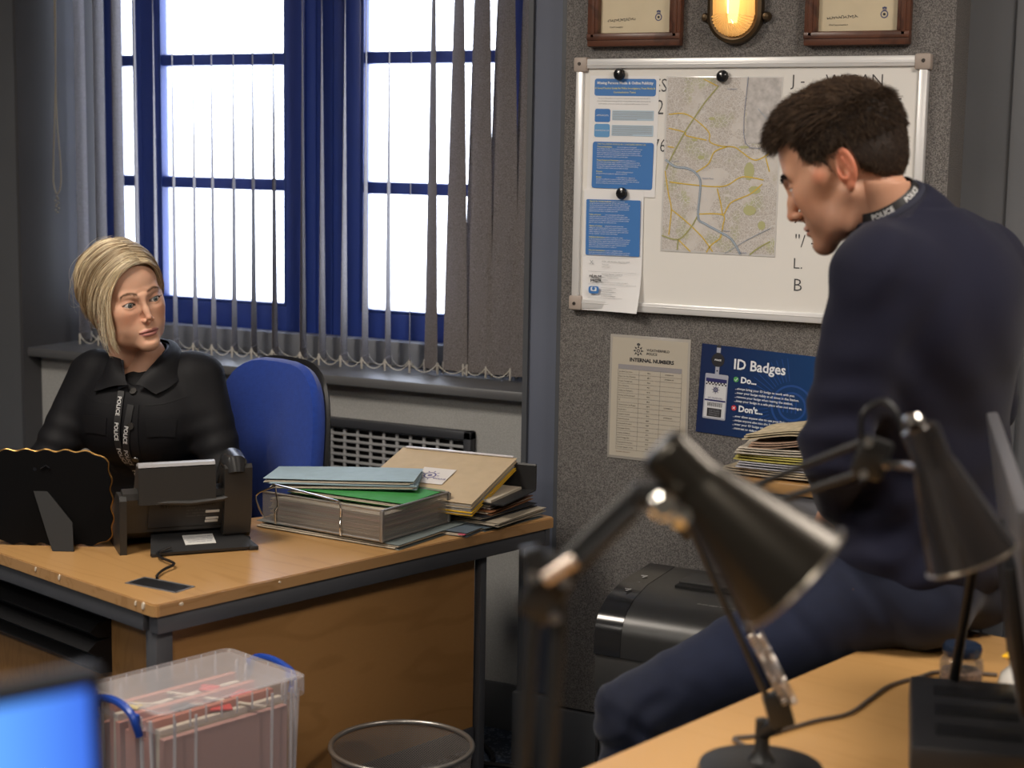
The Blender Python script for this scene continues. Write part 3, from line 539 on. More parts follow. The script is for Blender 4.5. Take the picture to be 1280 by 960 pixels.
for sx in (-1, 1):
    for zz in (.055, .175):
        k_ = MB().tube([(sx * .06, -.008, zz), (sx * .077, -.008, zz)], .009, 10).lathe([(.011, -.002), (.0115, -.012), (.0085, -.02), (0, -.022)], (0, 0, 0), 16, r=R3(math.pi / 2))
        k_ = MB().tube([(sx * .055, -.01, zz), (sx * .072, -.01, zz)], .007, 10)
        k_.lathe([(0, .022), (.007, .02), (.011, .013), (.011, .002), (.007, 0)], (sx * .074, 0, zz), 16, r=R3(math.pi / 2)); k_.build('bolt', BRZ, bk)
# ================================================================ MAIN DESK
OAK = wood('oak_laminate', (.43, .245, .095), (.35, .19, .068), 1.6, (1, 8, 1), .3, coat=.15)
OAKP = wood('oak_panel', (.34, .175, .06), (.27, .135, .043), 2.4, (8, .7, 2.2), .45)
OAKE = wood('oak_edge_band', (.4, .23, .1), (.3, .16, .06), 3, (6, 1, 6), .45)
STEEL = mat('charcoal_steel', (.06, .062, .07), .45, var=.06, vscale=20)
A16 = math.radians(-16)
desk = thing('office_desk', 'oak-topped corner desk with charcoal steel frame, woman seated behind it', 'desk', (-2.03, 2.43, 0), A16)
def arc(cx, cy, r, a0, a1, n=6): return [(cx + r * math.cos(math.radians(a0 + (a1 - a0) * k / n)), cy + r * math.sin(math.radians(a0 + (a1 - a0) * k / n))) for k in range(n + 1)]
poly = arc(.02, .012, .012, -90, 0, 3) + arc(.02, 1.128, .012, 0, 90, 3) + [(-.44, 1.14)] + arc(-.69, .67, .25, 0, -90, 8) + [(-1.85, .42), (-1.85, 0)]
top = MB().prism(poly, .7105, .735).build('desktop', OAK, desk, angle=30)
bm = bmesh.new(); bm.from_mesh(top.data); es = [e for e in bm.edges if abs(e.verts[0].co.z - .735) < 1e-4 and abs(e.verts[1].co.z - .735) < 1e-4]; bmesh.ops.bevel(bm, geom=es, offset=.0025, segments=2, affect='EDGES'); bm.to_mesh(top.data); bm.free(); top.data.polygons.foreach_set('use_smooth', [False] * len(top.data.polygons))
MB().box((-.93, .0005, .7225), (1.84, .0022, .0225)).box((.0325, .57, .7225), (.0022, 1.12, .0225)).build('edge_band', OAKE, desk)
MB().box((-.93, .02, .692), (1.83, .03, .037), bev=.003).build('front_rail', STEEL, desk)
MB().box((.012, .56, .692), (.03, 1.10, .037), bev=.003).box((.012, 1.117, .69), (.034, .016, .045), bev=.002).build('side_rail', STEEL, desk)
MB().box((-.006, .925, .337), (.022, .02, .674), bev=.003).build('leg', STEEL, desk)
for (x, y) in ((-.005, .035), (-1.8, .05), (-1.8, .37), (-.4, 1.08)): MB().box((x, y, .337), (.036, .04, .674), bev=.004).build('leg', STEEL, desk)
MB().box((-.02, .48, .47), (.018, .86, .42)).build('side_panel', OAKP, desk, smooth=False)
MB().box((-.02, .48, .235), (.03, .86, .05), bev=.003).build('lower_rail', STEEL, desk)
MB().box((-.92, .09, .47), (1.76, .018, .41)).build('front_panel', OAKP, desk, smooth=False)
ct = MB()
tr_ = MB()
for z, d in ((.655, .028), (.617, .05), (.578, .056), (.542, .044)):
    MB().prism([(.082, z + .02), (.08 - d * .6, z + .017), (.08 - d, z), (.08 - d * .6, z - .016), (.082, z - .0185)], -1.25, -.24, axis='x').build('cable_tray_rib', BLK, desk, angle=25)
CHIP = mat('chipped_edge', (.62, .52, .4), .8)
for (x, y, s_) in ((-.30, -.001, .0075), (-.39, -.001, .006), (-.03, -.001, .006), (-.005, -.001, .009), (.034, .06, .006), (.034, .3, .004)):
    MB().lathe([(s_, -.001), (s_ * .8, .001), (0, .0013)], (x, y, .727), 7, r=R3(math.pi / 2, .3, 0) if y < 0 else R3(0, math.pi / 2, 0), sx=.6).build('edge_chip', CHIP, desk)
# cable port
port = MB(); r13 = R3(0, 0, math.radians(13)); pc = Vector((-.086, .094, .7352))
for (c, d) in (((0, .027, 0), (.134, .004, .003)), ((0, -.027, 0), (.134, .004, .003)), ((.065, 0, 0), (.004, .058, .003)), ((-.065, 0, 0), (.004, .058, .003))): port.box(pc + r13 @ Vector(c), d, r=r13, bev=.001)
pt = port.build('cable_port', mat('port_rim', (.12, .12, .125), .35), desk); MB().box(pc + Vector((0, 0, -.0002)), (.128, .052, .0012), r=r13).build('port_well', BLK, pt)
D2W = Matrix.Translation((-2.03, 2.43, 0)) @ Matrix.Rotation(A16, 4, 'Z')
def dw(x, y, z=.735): return tuple(D2W @ Vector((x, y, z)))
# ---------------------------------------------------------------- swivel chair
ch = thing('office_chair', 'royal blue fabric office chair with black back shell', 'chair', dw(-.675, .62, 0), A16)
BLUEF = mat('royal_blue_fabric', (.012, .045, .28), .9, bump=.4, bscale=500, sheen=.3, var=.1, vscale=90, spec=.15)
def pad(w, d, h, n=20, pw=3.2, taper=0, bow=0):
    mb = MB(); vs = []; NU = 40; prof = [(0, -.5), (.86, -.5), (.97, -.36), (1, 0), (.97, .36), (.86, .5), (0, .5)]
    for (s_, zz) in prof:
        for k in range(NU):
            a = 2 * math.pi * k / NU; cx_ = math.copysign(abs(math.cos(a)) ** (2 / pw), math.cos(a)); cy_ = math.copysign(abs(math.sin(a)) ** (2 / pw), math.sin(a))
            x = cx_ * w / 2 * s_ * (1 + taper * cy_); y = cy_ * h / 2 * s_; vs.append((x, zz * d + bow * (x / (w / 2)) ** 2, y))
    return mb.add(vs, [(i * NU + k, i * NU + (k + 1) % NU, (i + 1) * NU + (k + 1) % NU, (i + 1) * NU + k) for i in range(len(prof) - 1) for k in range(NU)])
RB = Matrix.Translation((0, .235, .83)) @ Matrix.Rotation(math.radians(-6), 4, 'X')
pad(.41, .055, .48, bow=-.03, taper=-.04).xf(RB).build('backrest', BLUEF, ch)
pad(.422, .02, .492, bow=-.03, taper=-.04).xf(RB @ Matrix.Translation((0, .026, 0))).build('back_shell', BLK, ch)
pad(.48, .07, .45, pw=3.5).xf(Matrix.Translation((0, 0, .45)) @ Matrix.Rotation(math.pi / 2, 4, 'X')).build('seat', BLUEF, ch)
MB().tube([(0, .1, .40), (0, .29, .42), (0, .30, .6), (0, .285, .8)], [.018, .02, .02, .014], 10).build('back_bar', BLK, ch)
MB().lathe([(.03, .08), (.03, .25), (.016, .25), (.016, .41), (.09, .412), (.09, .42)], n=20).build('gas_column', BLK, ch)
for k in range(5):
    a = 2 * math.pi * k / 5 + .3; e = Vector((math.cos(a) * .28, math.sin(a) * .28, 0))
    lg = MB().tube([Vector((0, 0, .11)), e * .6 + Vector((0, 0, .095)), e + Vector((0, 0, .075))], [.03, .022, .016], 10).build('leg', BLK, ch)
    MB().lathe([(.006, -.02), (.024, -.018), (.027, 0), (.024, .018), (.006, .02)], e + Vector((0, 0, .027)), 16, r=R3(math.pi / 2, 0, a)).build('castor', BLK, lg)
# ---------------------------------------------------------------- desk phone
ph = thing('desk_phone', 'black office desk phone seen from behind on its foot plate', 'telephone', dw(-.301, .216), math.radians(49))
PHB = mat('phone_charcoal', (.02, .019, .018), .42, bump=.05, bscale=900); PHD = mat('phone_underside', (.014, .014, .015), .55); LBL = mat('white_label', (.5, .5, .48), .6)
MB().prism([(-.0, -.018), (.232, -.018), (.195, .085), (.018, .085)], 0, .006).xf(Matrix.Translation((0, 0, .008)) @ Matrix.Rotation(math.radians(16), 4, 'X')).box((.012, -.014, .005), (.02, .012, .01), bev=.002).box((.222, -.014, .005), (.02, .012, .01), bev=.002).build('foot_plate', PHD, ph)
lb = MB().box((0, 0, 0), (.066, .042, .0008)).xf(Matrix.Translation((.112, .026, .0222)) @ Matrix.Rotation(math.radians(16), 4, 'X')).build('plate_label', LBL, ph)
tm = MB(); Mx = Matrix.Translation((.112, .026, .0230)) @ Matrix.Rotation(math.radians(16), 4, 'X') @ Matrix.Rotation(-math.pi / 2, 4, 'X')
for k, s_ in enumerate(('Reception extension 8810', 'press 9 for an outside line', 'fault reports extn 4400', 'ask for the duty desk')): text(tm, s_, 0, .010 - k * .0075, .006, 0, align='CENTER', M=Mx)
tm.build('label_lettering', mat('blue_black_ink', (.05, .06, .14), .6), lb, smooth=False, recalc=False)
# body wedge: extruded side profile (y away from us)
MB().prism([(.085, .022), (.05, .04), (.018, .118), (.02, .132), (.04, .14), (.19, .04), (.205, .014), (.2, 0), (.17, 0), (.12, .01)], -.05, .2, axis='x').build('body', PHB, ph, angle=30)
MB().prism([(.08, .028), (.043, .05), (.0155, .113), (.03, .118), (.09, .04)], .005, .172, axis='x').build('underside_panel', PHD, ph, angle=30)
sd_ = MB().prism([(.02, .0), (.2, 0), (.215, .02), (.06, .13), (.02, .128), (.012, .118)], -.058, -.043, axis='x'); sd_.build('side_cheek', PHB, ph, angle=30)
vent = MB()
sl = (Vector((0, .0155, .113)) - Vector((0, .043, .05))).normalized(); off = Vector((0, -.0012, -.0005))
for k in range(22): c = Vector((.03 + k * .0055, .0155, .113)) - sl * .011 + off; vent.box(c, (.0022, .003, .011), r=Matrix.Rotation(math.atan2(-sl.y, sl.z), 3, 'X'))
vent.build('vent_slots', BLK, ph)
MU = Matrix.Translation((0, .043, .05)) @ Matrix.Rotation(math.atan2(-sl.y, sl.z), 4, 'X')
lt_ = MB()
for k, (x, z, s_, t_) in enumerate(((.085, .047, .0042, 'IP PHONE'), (.085, .040, .0052, 'CE  FC  UL  X  RoHS'), (.085, .032, .0052, 'N  V  MADE UNDER'), (.085, .025, .0052, 'LICENCE  48V 0.38A'))): text(lt_, t_, x, z, s_, -.0015, M=MU)
lt_.build('moulded_lettering', mat('grey_print', (.09, .09, .09), .6), ph, smooth=False, recalc=False)
lw = MB()
for (x, z, w_, h_) in ((.134, .036, .03, .006), (.134, .018, .028, .0055), (.133, .0105, .028, .0055)): lw.box((x + .008, -.0015, z), (w_, .001, h_))
lw.xf(MU).build('serial_labels', LBL, ph, smooth=False)
# display housing
MB().prism([(-.022, .10), (-.018, .178), (-.008, .183), (.015, .178), (.05, .12), (.03, .1)], -.018, .146, axis='x').xf(Matrix.Translation((0, .028, .008))).build('display_housing', PHB, ph, angle=35)
MB().prism([(-.0185, .18), (-.016, .1865), (-.006, .189), (.012, .1835), (.012, .178)], -.0175, .1455, axis='x').xf(Matrix.Translation((0, .028, .0085))).build('display_bezel', mat('light_grey_bezel', (.3, .3, .31), .35), ph, angle=35)
MB().tube([(0, .018, .118), (.02, .012, .112), (.09, .008, .108), (.16, .012, .112), (.19, .02, .12)], .006, 8).build('housing_lip', PHB, ph)
# cradle + handset
cr_ = MB(); vs = []
MB().prism([(.028, .03), (.012, .08), (.004, .178), (.012, .186), (.055, .17), (.1, .03), (.09, .012), (.05, .012)], .165, .225, axis='x').build('cradle', PHB, ph, angle=30)
MB().tube([(.19, .20, .06), (.19, .14, .115), (.19, .075, .17), (.19, .045, .188), (.19, .02, .184), (.19, .012, .165)], [.02, .022, .024, .028, .027, .02], 14).build('handset', mat('handset_satin_black', (.02, .02, .021), .25), ph)
MB().lathe([(.008, 0), (.011, .003), (.008, .009), (0, .01)], (.215, .03, .012), 12).build('socket_boot', BLK, ph)
pcb = thing('phone_cable', 'short black cable running from the desk phone into cable port', 'cable', dw(-.25, .2), A16)
MB().tube(spline([(-.02, .05, .02), (-.022, .02, .012), (.005, .005, .009), (.05, .0, .009), (.075, -.01, .009), (.09, -.045, .007), (.112, -.075, .006), (.128, -.088, .004)], 6), .003, 8).build('cord', BLK, pcb)
# ---------------------------------------------------------------- photo frame (seen from the back)
pf = thing('photo_frame', 'black-backed photo frame with wavy gilt edge and easel leg', 'picture frame', dw(-.505, .13), math.radians(26))
WF, HF = .27, .212
def wavy(off):
    pts = []; N = 200
    for k in range(N):
        a = 2 * math.pi * k / N; pw = 6
        ca, sa = math.cos(a), math.sin(a); r = (abs(ca) ** pw + abs(sa) ** pw) ** (-1 / pw); x = ca * r; z = sa * r
        s_ = .0026 * math.cos((x * WF / 2) / .043 * 2 * math.pi) if abs(sa) > abs(ca) else .0026 * math.cos((z * HF / 2) / .043 * 2 * math.pi)
        nx, nz = (0, math.copysign(1, z)) if abs(sa) > abs(ca) else (math.copysign(1, x), 0)
        pts.append((x * (WF / 2 + off) + nx * s_, z * (HF / 2 + off) + nz * s_))
    return pts
TF = Matrix.Rotation(math.radians(8), 4, 'X') @ Matrix.Translation((-.02, 0, HF / 2 + .004))
MB().prism(wavy(0), -.004, .008, axis='y').xf(TF).build('back_board', mat('black_velvet_card', (.004, .004, .0045), .9, spec=.1), pf, angle=30)
MB().tube([(x, .002, z) for x, z in wavy(.0005)], .0021, 8, closed=True).xf(TF).build('gilt_edge', mat('antique_gilt', (.36, .2, .06), .35, metal=.85), pf)
MB().prism([(-.045, .138), (-.022, .14), (.046, .062), (.052, .0), (.006, 0)], -.0025, .0025, axis='y').xf(Matrix.Translation((-.01, -.05, 0)) @ Matrix.Rotation(math.radians(-14), 4, 'X')).build('easel_leg', mat('black_card_leg', (.007, .007, .0075), .7), pf)
MB().lathe([(.004, 0), (.004, -.002), (0, -.003)], (-.025, -.0045, .066), 12, r=R3(math.pi / 2)).tube([(-.012, -.006, .068), (0, -.006, .076), (.008, -.006, .07)], .0015, 6).xf(TF).build('hanger', GLOSSBLK, pf)
# ---------------------------------------------------------------- papers, trays and files
def papers(mb, w, d, z0, n, seed, jit=.006, t=.0014, rot=.02, bow=0):
    rr = random.Random(seed)
    for k in range(n): mb.box((rr.uniform(-jit, jit), rr.uniform(-jit, jit), z0 + (k + .5) * t), (w, d, t * .8), r=R3(0, 0, rr.uniform(-rot, rot)), mi=rr.choice([0, 0, 0, 1, 2]))
    return mb
PCREAM = mat('cream_sheet', (.5, .44, .35), .8); PGREY = mat('grey_sheet', (.42, .4, .38), .8); PPINK = mat('pinkish_sheet', (.5, .3, .27), .8); MANILA = mat('manila_card', (.46, .35, .22), .75, var=.05, vscale=30)
def folder(name, label, x, y, z, w, d, rz, col, th=.008, tilt=(0, 0), open_=.004, group=None, cat='folder', sheets=3, seed=1):
    f = thing(name, label, cat, dw(x, y, z), 0, group, rot=(tilt[0], tilt[1], A16 + math.radians(rz)))
    m = mat(name + '_card', col, .75, var=.06, vscale=40)
    for zz, s_ in ((.0006, 1), (th, -1)):
        MB().sheet(lambda u, v: ((u - .5) * w, (v - .5) * d, zz + (.0025 * math.sin(3 * u + seed) * math.sin(2.5 * v + seed) + (open_ * (1 - v) if s_ < 0 else 0)) * (1 if s_ < 0 else .0)), 6, 6, .0012).build('cover', m, f)
    pm = MB()
    for k in range(sheets): pm.box((.004 * ((k * 7) % 3 - 1), .004 * ((k * 5) % 3 - 1) - .003, .002 + (th - .0035) * (k + .5) / sheets), (w - .012, d - .008, min(.0016, (th - .003) / sheets * .8)), mi=k % 2)
    pm.build('papers', [PCREAM, PGREY], f)
    return f
folder('cut_flush_folder', 'grey-green card folder lying flat under the wire letter tray', -.2, .735, .736, .40, .285, 12, (.14, .17, .17), .009, seed=2)
folder('cut_flush_folder', 'slate blue card folder poking out behind the wire tray, pink tab', -.12, .87, .736, .28, .17, 18, (.09, .12, .15), .007, seed=4)
MB().box((0, 0, 0), (.018, .012, .001)).build('tab', mat('pink_tab', (.6, .12, .18), .6), bpy.data.objects['cut_flush_folder.001']).location = (.128, -.086, .006)
# letter tray
MESHM = bpy.data.materials.new('fine_wire_mesh'); MESHM.use_nodes = True; n = MESHM.node_tree.nodes; l = MESHM.node_tree.links; b = n['Principled BSDF']; b.inputs['Base Color'].default_value = (.34, .32, .3, 1); b.inputs['Metallic'].default_value = .6; b.inputs['Roughness'].default_value = .4
def mesh_alpha(M_, sc_, w_, rotz=math.pi / 4):
    n = M_.node_tree.nodes; l = M_.node_tree.links; b = n['Principled BSDF']; uv = n.new('ShaderNodeTexCoord'); mp = n.new('ShaderNodeMapping'); mp.inputs['Rotation'].default_value = (0, 0, rotz); mp.inputs['Scale'].default_value = (sc_, sc_, sc_); l.new(uv.outputs['UV'], mp.inputs[0])
    se = n.new('ShaderNodeSeparateXYZ'); l.new(mp.outputs[0], se.inputs[0]); outs = []
    for i in (0, 1):
        f = n.new('ShaderNodeMath'); f.operation = 'FRACT'; l.new(se.outputs[i], f.inputs[0]); g_ = n.new('ShaderNodeMath'); g_.operation = 'LESS_THAN'; g_.inputs[1].default_value = w_; l.new(f.outputs[0], g_.inputs[0]); outs.append(g_)
    mxx = n.new('ShaderNodeMath'); mxx.operation = 'MAXIMUM'; l.new(outs[0].outputs[0], mxx.inputs[0]); l.new(outs[1].outputs[0], mxx.inputs[1]); l.new(mxx.outputs[0], b.inputs['Alpha'])
mesh_alpha(MESHM, 380, .42)
def uvquad(name, corners, m, parent):  # uv in metres
    P = [Vector(c) for c in corners]; me = bpy.data.meshes.new(name); me.from_pydata(P, [], [(0, 1, 2, 3)]); uv = me.uv_layers.new(name='UVMap'); w_ = (P[1] - P[0]).length; h_ = (P[3] - P[0]).length
    for i, q in enumerate(((0, 0), (w_, 0), (w_, h_), (0, h_))): uv.data[i].uv = q
    me.materials.append(m); o = bpy.data.objects.new(name, me); COL.objects.link(o); o.parent = parent; return o
lt = thing('letter_tray', 'silver wire mesh letter tray full of papers', 'letter tray', dw(-.205, .715, .749), A16 + math.radians(10))
LW, LD, LH = .345, .25, .07
TM = mat('tray_silver', (.33, .31, .29), .35, metal=.7)
x0, x1, y0, y1 = -LW / 2, LW / 2, -LD / 2, LD / 2
MB().box((0, 0, .002), (LW, LD, .0025)).build('tray_floor', TM, lt)
for cs in (((x1, y0, 0), (x1, y1, 0), (x1, y1, LH), (x1, y0, LH)), ((x0, y1, 0), (x1, y1, 0), (x1, y1, LH), (x0, y1, LH)), ((x0, y0, 0), (x1, y0, 0), (x1, y0, LH), (x0, y0, LH))): uvquad('mesh_side', cs, MESHM, lt)
fr = MB()
for a, b_ in (((x1, y0, LH), (x1, y1, LH)), ((x0, y1, LH), (x1, y1, LH)), ((x0, y0, LH), (x1, y0, LH)), ((x0, y0, .002), (x1, y0, .002)), ((x1, y0, .002), (x1, y1, .002)), ((x0, y1, .002), (x1, y1, .002)), ((x0, y0, 0), (x0, y1, 0))): fr.tube([a, b_], .0028, 6)
for a in ((x1, y0), (x1, y1), (x0, y1)): fr.box((a[0], a[1], LH / 2), (.009, .009, LH), bev=.002)
fr.build('tray_rim', TM, lt)
for (xa, xb) in ((-.13, .06),): MB().tube(spline([(xa, y0 - .004, 0), (xa, y0 - .006, .03), (xa + .004, y0 - .001, .045), (xa, y0 - .004, .088), (xa + .015, y0 - .004, .09), (xb - .02, y0 - .004, .078), (xb - .004, y0 - .004, .074), (xb, y0 - .004, .06), (xb - .003, y0 - .001, .04), (xb, y0 - .006, .02), (xb, y0 - .004, 0)], 5), .0021, 8).build('wire_hoop', CHROME, lt)
MB().tube(spline([(x0 - .01, y0 + .02, 0), (x0 - .022, y0 + .01, .03), (x0 - .018, y0, .06), (x0 + .03, y0 - .003, .083), (-.13, y0 - .004, .088)], 6), .0021, 8).build('wire_hoop', CHROME, lt)
ps = thing('paper_stack', 'thick stack of loose cream papers filling the wire letter tray', 'papers', dw(-.207, .718, .7535), A16 + math.radians(10))
papers(MB(), .315, .225, 0, 34, 5, .007, .0015, .03).build('sheets', [PCREAM, PGREY, PPINK], ps)
folder('cut_flush_folder', 'bright green folder on top of the wire tray papers', -.205, .748, .8125, .31, .19, 18, (.035, .24, .05), .007, tilt=(0, .02), seed=3)
folder('document_wallet', 'lower of two pale blue wallets above the green folder', -.275, .75, .8275, .34, .17, 42, (.24, .33, .37), .006, tilt=(.0, -.01), seed=5, group='pale blue wallets on the letter tray')
folder('document_wallet', 'topmost pale blue wallet above the green folder, front corner lifted', -.29, .755, .8365, .35, .17, 39, (.3, .4, .45), .006, tilt=(0, -.01), seed=6, group='pale blue wallets on the letter tray')
# loose pile right
zz = .736
for k, (col, dx, rz_, lab) in enumerate((((.07, .1, .12), .02, 4, 'lowest dark teal folder of the pile at the desk corner'), ((.3, .26, .2), .03, 12, 'buff folder second from bottom of the desk corner pile'), ((.012, .014, .02), .0, 8, 'black folder in the middle of the desk corner pile'), ((.22, .09, .035), -.01, 16, 'rust brown folder above the black one at the desk corner'), ((.5, .45, .44), -.03, 20, 'pale pinkish folder topmost of the desk corner pile'))):
    folder('cut_flush_folder', lab, -.15 + dx, 1.0, zz, .30, .215, rz_, col, .0072, seed=8 + k, open_=.002, group='folders piled at the desk corner'); zz += .0102
# lever arch, yellow folder, manila file stacked on a slope
R28 = A16 + math.radians(20)
slope = math.radians(14)
def on_slope(name, label, cat, lift): 
    return thing(name, label, cat, dw(-.145, .955, .802 + lift), 0, rot=(slope, 0, R28))
la = thing('lever_arch_file', 'black lever arch file lying flat beneath the manila file', 'file', dw(-.145, .955, zz + .0015), R28)
MB().prism([(-.06, 0), (.135, 0), (.14, .004), (.14, .062), (.135, .066), (.132, .062), (.132, .003), (-.06, .003)], -.14, .168, axis='x').build('cover', mat('black_binder_card', (.012, .012, .013), .4), la, angle=30)
MB().box((0, .035, .0063), (.27, .18, .006)).build('filed_papers', PCREAM, la)
MB().box((0, .141, .034), (.05, .0015, .05)).build('spine_label', WHITE, la)
def sloped(name, label, w, d, col, th, lift, dx=0, dy=0):
    t_ = thing(name, label, 'folder', (D2W @ Vector((-.185, .952, 0))) + Vector((0, 0, zz + .018 + lift)), 0, rot=(slope, 0, R28))
    m = mat(name + '_card2', col, .7, var=.05, vscale=30)
    MB().sheet(lambda u, v: ((u - .5) * w + dx, (v - .5) * d + dy, .001), 4, 4, .0014).sheet(lambda u, v: ((u - .5) * w + dx, (v - .5) * d + dy, th + .003 * (1 - v) * math.sin(2.6 * u)), 6, 6, .0014).build('cover', m, t_)
    pm = MB()
    for k in range(4): pm.box((dx + .002 * (k % 2), dy - .002, .0022 + (th - .004) * (k + .5) / 4), (w - .008, d - .006, (th - .004) / 5), mi=k % 2)
    pm.build('papers', [PGREY, PCREAM], t_); return t_
sloped('card_folder', 'bright yellow folder sandwiched beneath the manila file', .30, .262, (.62, .36, .02), .006, .0, .006, -.006)
sloped('card_folder', 'grey folder between the yellow folder and the manila file', .30, .262, (.3, .3, .29), .005, .0095, .002, -.004)
mf = sloped('manila_file', 'large manila file with white crest sticker, lying on a slope', .31, .27, (.47, .36, .225), .009, .0175)
MB().box((.0, .133, .0125), (.29, .008, .003), bev=.001).build('plastic_edge', mat('clear_plastic_edge', (.6, .58, .6), .15), mf)
st = MB().box((.0, -.015, .0132), (.085, .085, .0008)).build('sticker', mat('sticker_white', (.62, .58, .54), .6), mf, smooth=False)
st.rotation_euler = (0, 0, 0)
pr = MB(); Mz = Matrix.Translation((.0, -.015, .0141)) @ Matrix.Rotation(-math.pi / 2, 4, 'X')
tmp = MB(); disc(tmp, -.008, .0, .016, 0, 0, 28, r2=.012); disc(tmp, -.008, 0, .006, 0, 0)
for k in range(9): a = k * .698; stroke(tmp, [(-.008 + .018 * math.cos(a), .018 * math.sin(a)), (-.008 + .024 * math.cos(a), .024 * math.sin(a))], .003)
text(tmp, 'POLICE', .01, -.018, .009, 0, bold=.0003); tmp.xf(Mz).build('printing', mat('sticker_ink', (.12, .1, .22), .6), st, smooth=False, recalc=False)
# ---------------------------------------------------------------- plastic storage boxes
CLR = bpy.data.materials.new('clear_polypropylene'); CLR.use_nodes = True; n = CLR.node_tree.nodes; l = CLR.node_tree.links; b = n['Principled BSDF']; b.inputs['Base Color'].default_value = (.62, .6, .62, 1); b.inputs['Roughness'].default_value = .3
tr = n.new('ShaderNodeBsdfTransparent'); tr.inputs[0].default_value = (.95, .94, .95, 1); ms = n.new('ShaderNodeMixShader'); lw_ = n.new('ShaderNodeLayerWeight'); lw_.inputs[0].default_value = .35; mr = n.new('ShaderNodeMapRange'); mr.inputs[3].default_value = .13; mr.inputs[4].default_value = .5
l.new(lw_.outputs['Facing'], mr.inputs[0]); l.new(mr.outputs[0], ms.inputs[0]); l.new(tr.outputs[0], ms.inputs[1]); l.new(b.outputs[0], ms.inputs[2]); l.new(ms.outputs[0], n['Material Output'].inputs[0])
CLR2 = CLR.copy(); CLR2.name = 'frosted_rib'; 
for nd in CLR2.node_tree.nodes:
    if nd.type == 'MAP_RANGE': nd.inputs[3].default_value = .5; nd.inputs[4].default_value = .8
HND = mat('blue_plastic_handle', (.012, .05, .3), .3)
def rr2(w, d, r, n=5):
    p = []
    for cx_, cy_, a0 in ((w / 2 - r, d / 2 - r, 0), (-w / 2 + r, d / 2 - r, 90), (-w / 2 + r, -d / 2 + r, 180), (w / 2 - r, -d / 2 + r, 270)): p += arc(cx_, cy_, r, a0, a0 + 90, n)
    return p
def ringwall(mb, a, b_, za, zb):
    n_ = len(a); return mb.add([(x, y, za) for x, y in a] + [(x, y, zb) for x, y in b_], [(i, (i + 1) % n_, n_ + (i + 1) % n_, n_ + i) for i in range(n_)])
def storage_box(label, x, y, z, dx_=0, full=True):
    t = thing('storage_box', label, 'storage box', dw(x, y, z), A16, 'stacked plastic storage boxes')
    W, D, H = .245, .335, .29
    ringwall(MB(), rr2(W - .03, D - .03, .02), rr2(W - .012, D - .012, .022), .003, H - .03).add([(x_, y_, .003) for x_, y_ in rr2(W - .03, D - .03, .02)], [tuple(range(24))]).build('body', CLR, t)
    for sx in (-1, 1):
        for q in (-.13, -.085, .085, .13): MB().box((sx * (W / 2 - .009), q, H / 2), (.004, .004, H - .04), r=R3(0, sx * .028, 0)).build('rib', CLR2, t)
    for sy in (-1, 1):
        for q in (-.09, -.06, .06, .09): MB().box((q, sy * (D / 2 - .009), H / 2), (.006, .004, H - .04), r=R3(-sy * .028, 0, 0)).build('rib', CLR2, t)
    ld = MB(); ringwall(ld, rr2(W, D, .022), rr2(W, D, .022), H - .038, H - .004); ringwall(ld, rr2(W, D, .022), rr2(W - .012, D - .012, .02), H - .004, H); ringwall(ld, rr2(W - .012, D - .012, .02), rr2(W - .022, D - .022, .018), H, H - .006)
    ld.add([(x_, y_, H - .006) for x_, y_ in rr2(W - .022, D - .022, .018)], [tuple(range(24))]); ld.build('lid', CLR, t)
    for sx in (-1, 1):
        for q in range(9): MB().box((sx * (W / 2 + .0008), -.136 + q * .034, H - .02), (.0022, .0035, .03), bev=.0008).build('lid_rib', CLR2, t)
    for q in range(3): MB().box((-.07 + q * .07, D / 2 + .0008, H - .02), (.0035, .0022, .03), bev=.0008).build('lid_rib', CLR2, t)
    for sy in (-1, 1):
        y_ = sy * (D / 2 + .008)
        h_ = MB().tube(spline([(-.068, y_ - sy * .006, H - .05), (-.066, y_, H - .03), (-.058, y_ + sy * .002, H - .014), (-.03, y_, H - .004), (0, y_, H - .001), (.03, y_, H - .004), (.058, y_ + sy * .002, H - .014), (.066, y_, H - .03), (.068, y_ - sy * .006, H - .05)], 4), .0072, 8)
        for sx in (-1, 1): h_.box((sx * .06, y_ - sy * .003, H - .02), (.016, .012, .016), bev=.003)
        h_.build('handle', HND, t)
    return t
storage_box('clear storage box with blue handles, upper one, full of pinkish papers', .175, -.01, .338)
storage_box('clear storage box beneath the upper one, mostly below the picture', .175, -.01, .042)
stl = thing('low_platform_trolley', 'low grey platform trolley carrying the storage boxes', 'trolley', dw(.175, -.01, 0), A16)
MB().box((0, 0, .034), (.26, .35, .014), bev=.003).build('platform', STEEL, stl)
for sx in (-1, 1):
    for sy in (-1, 1): MB().lathe([(.004, -.008), (.0135, -.007), (.0135, .007), (.004, .008)], (sx * .1, sy * .14, .0135), 14, r=R3(math.pi / 2)).build('wheel', BLK, stl)
bx = thing('paper_bundle', 'salmon pink papers and folders packed inside the upper storage box', 'papers', dw(.175, -.01, .3425), A16)
SALM = mat('salmon_card', (.42, .17, .12), .8); RUSTP = mat('dusty_pink_card', (.36, .2, .17), .8); REDP = mat('red_card', (.5, .05, .04), .7)
cm = MB()
for k in range(12): cm.box((-.088 + k * .0158, .0 + .004 * ((k * 5) % 3 - 1), .108 + .006 * ((k * 7) % 4)), (.0135, .275, .21 + .012 * ((k * 7) % 4)), r=R3(0, .02 * ((k % 3) - 1), 0), mi=(k * 3) % 4 if k % 3 else 0)
cm.build('folders', [SALM, RUSTP, PCREAM, SALM], bx)
cm = MB()
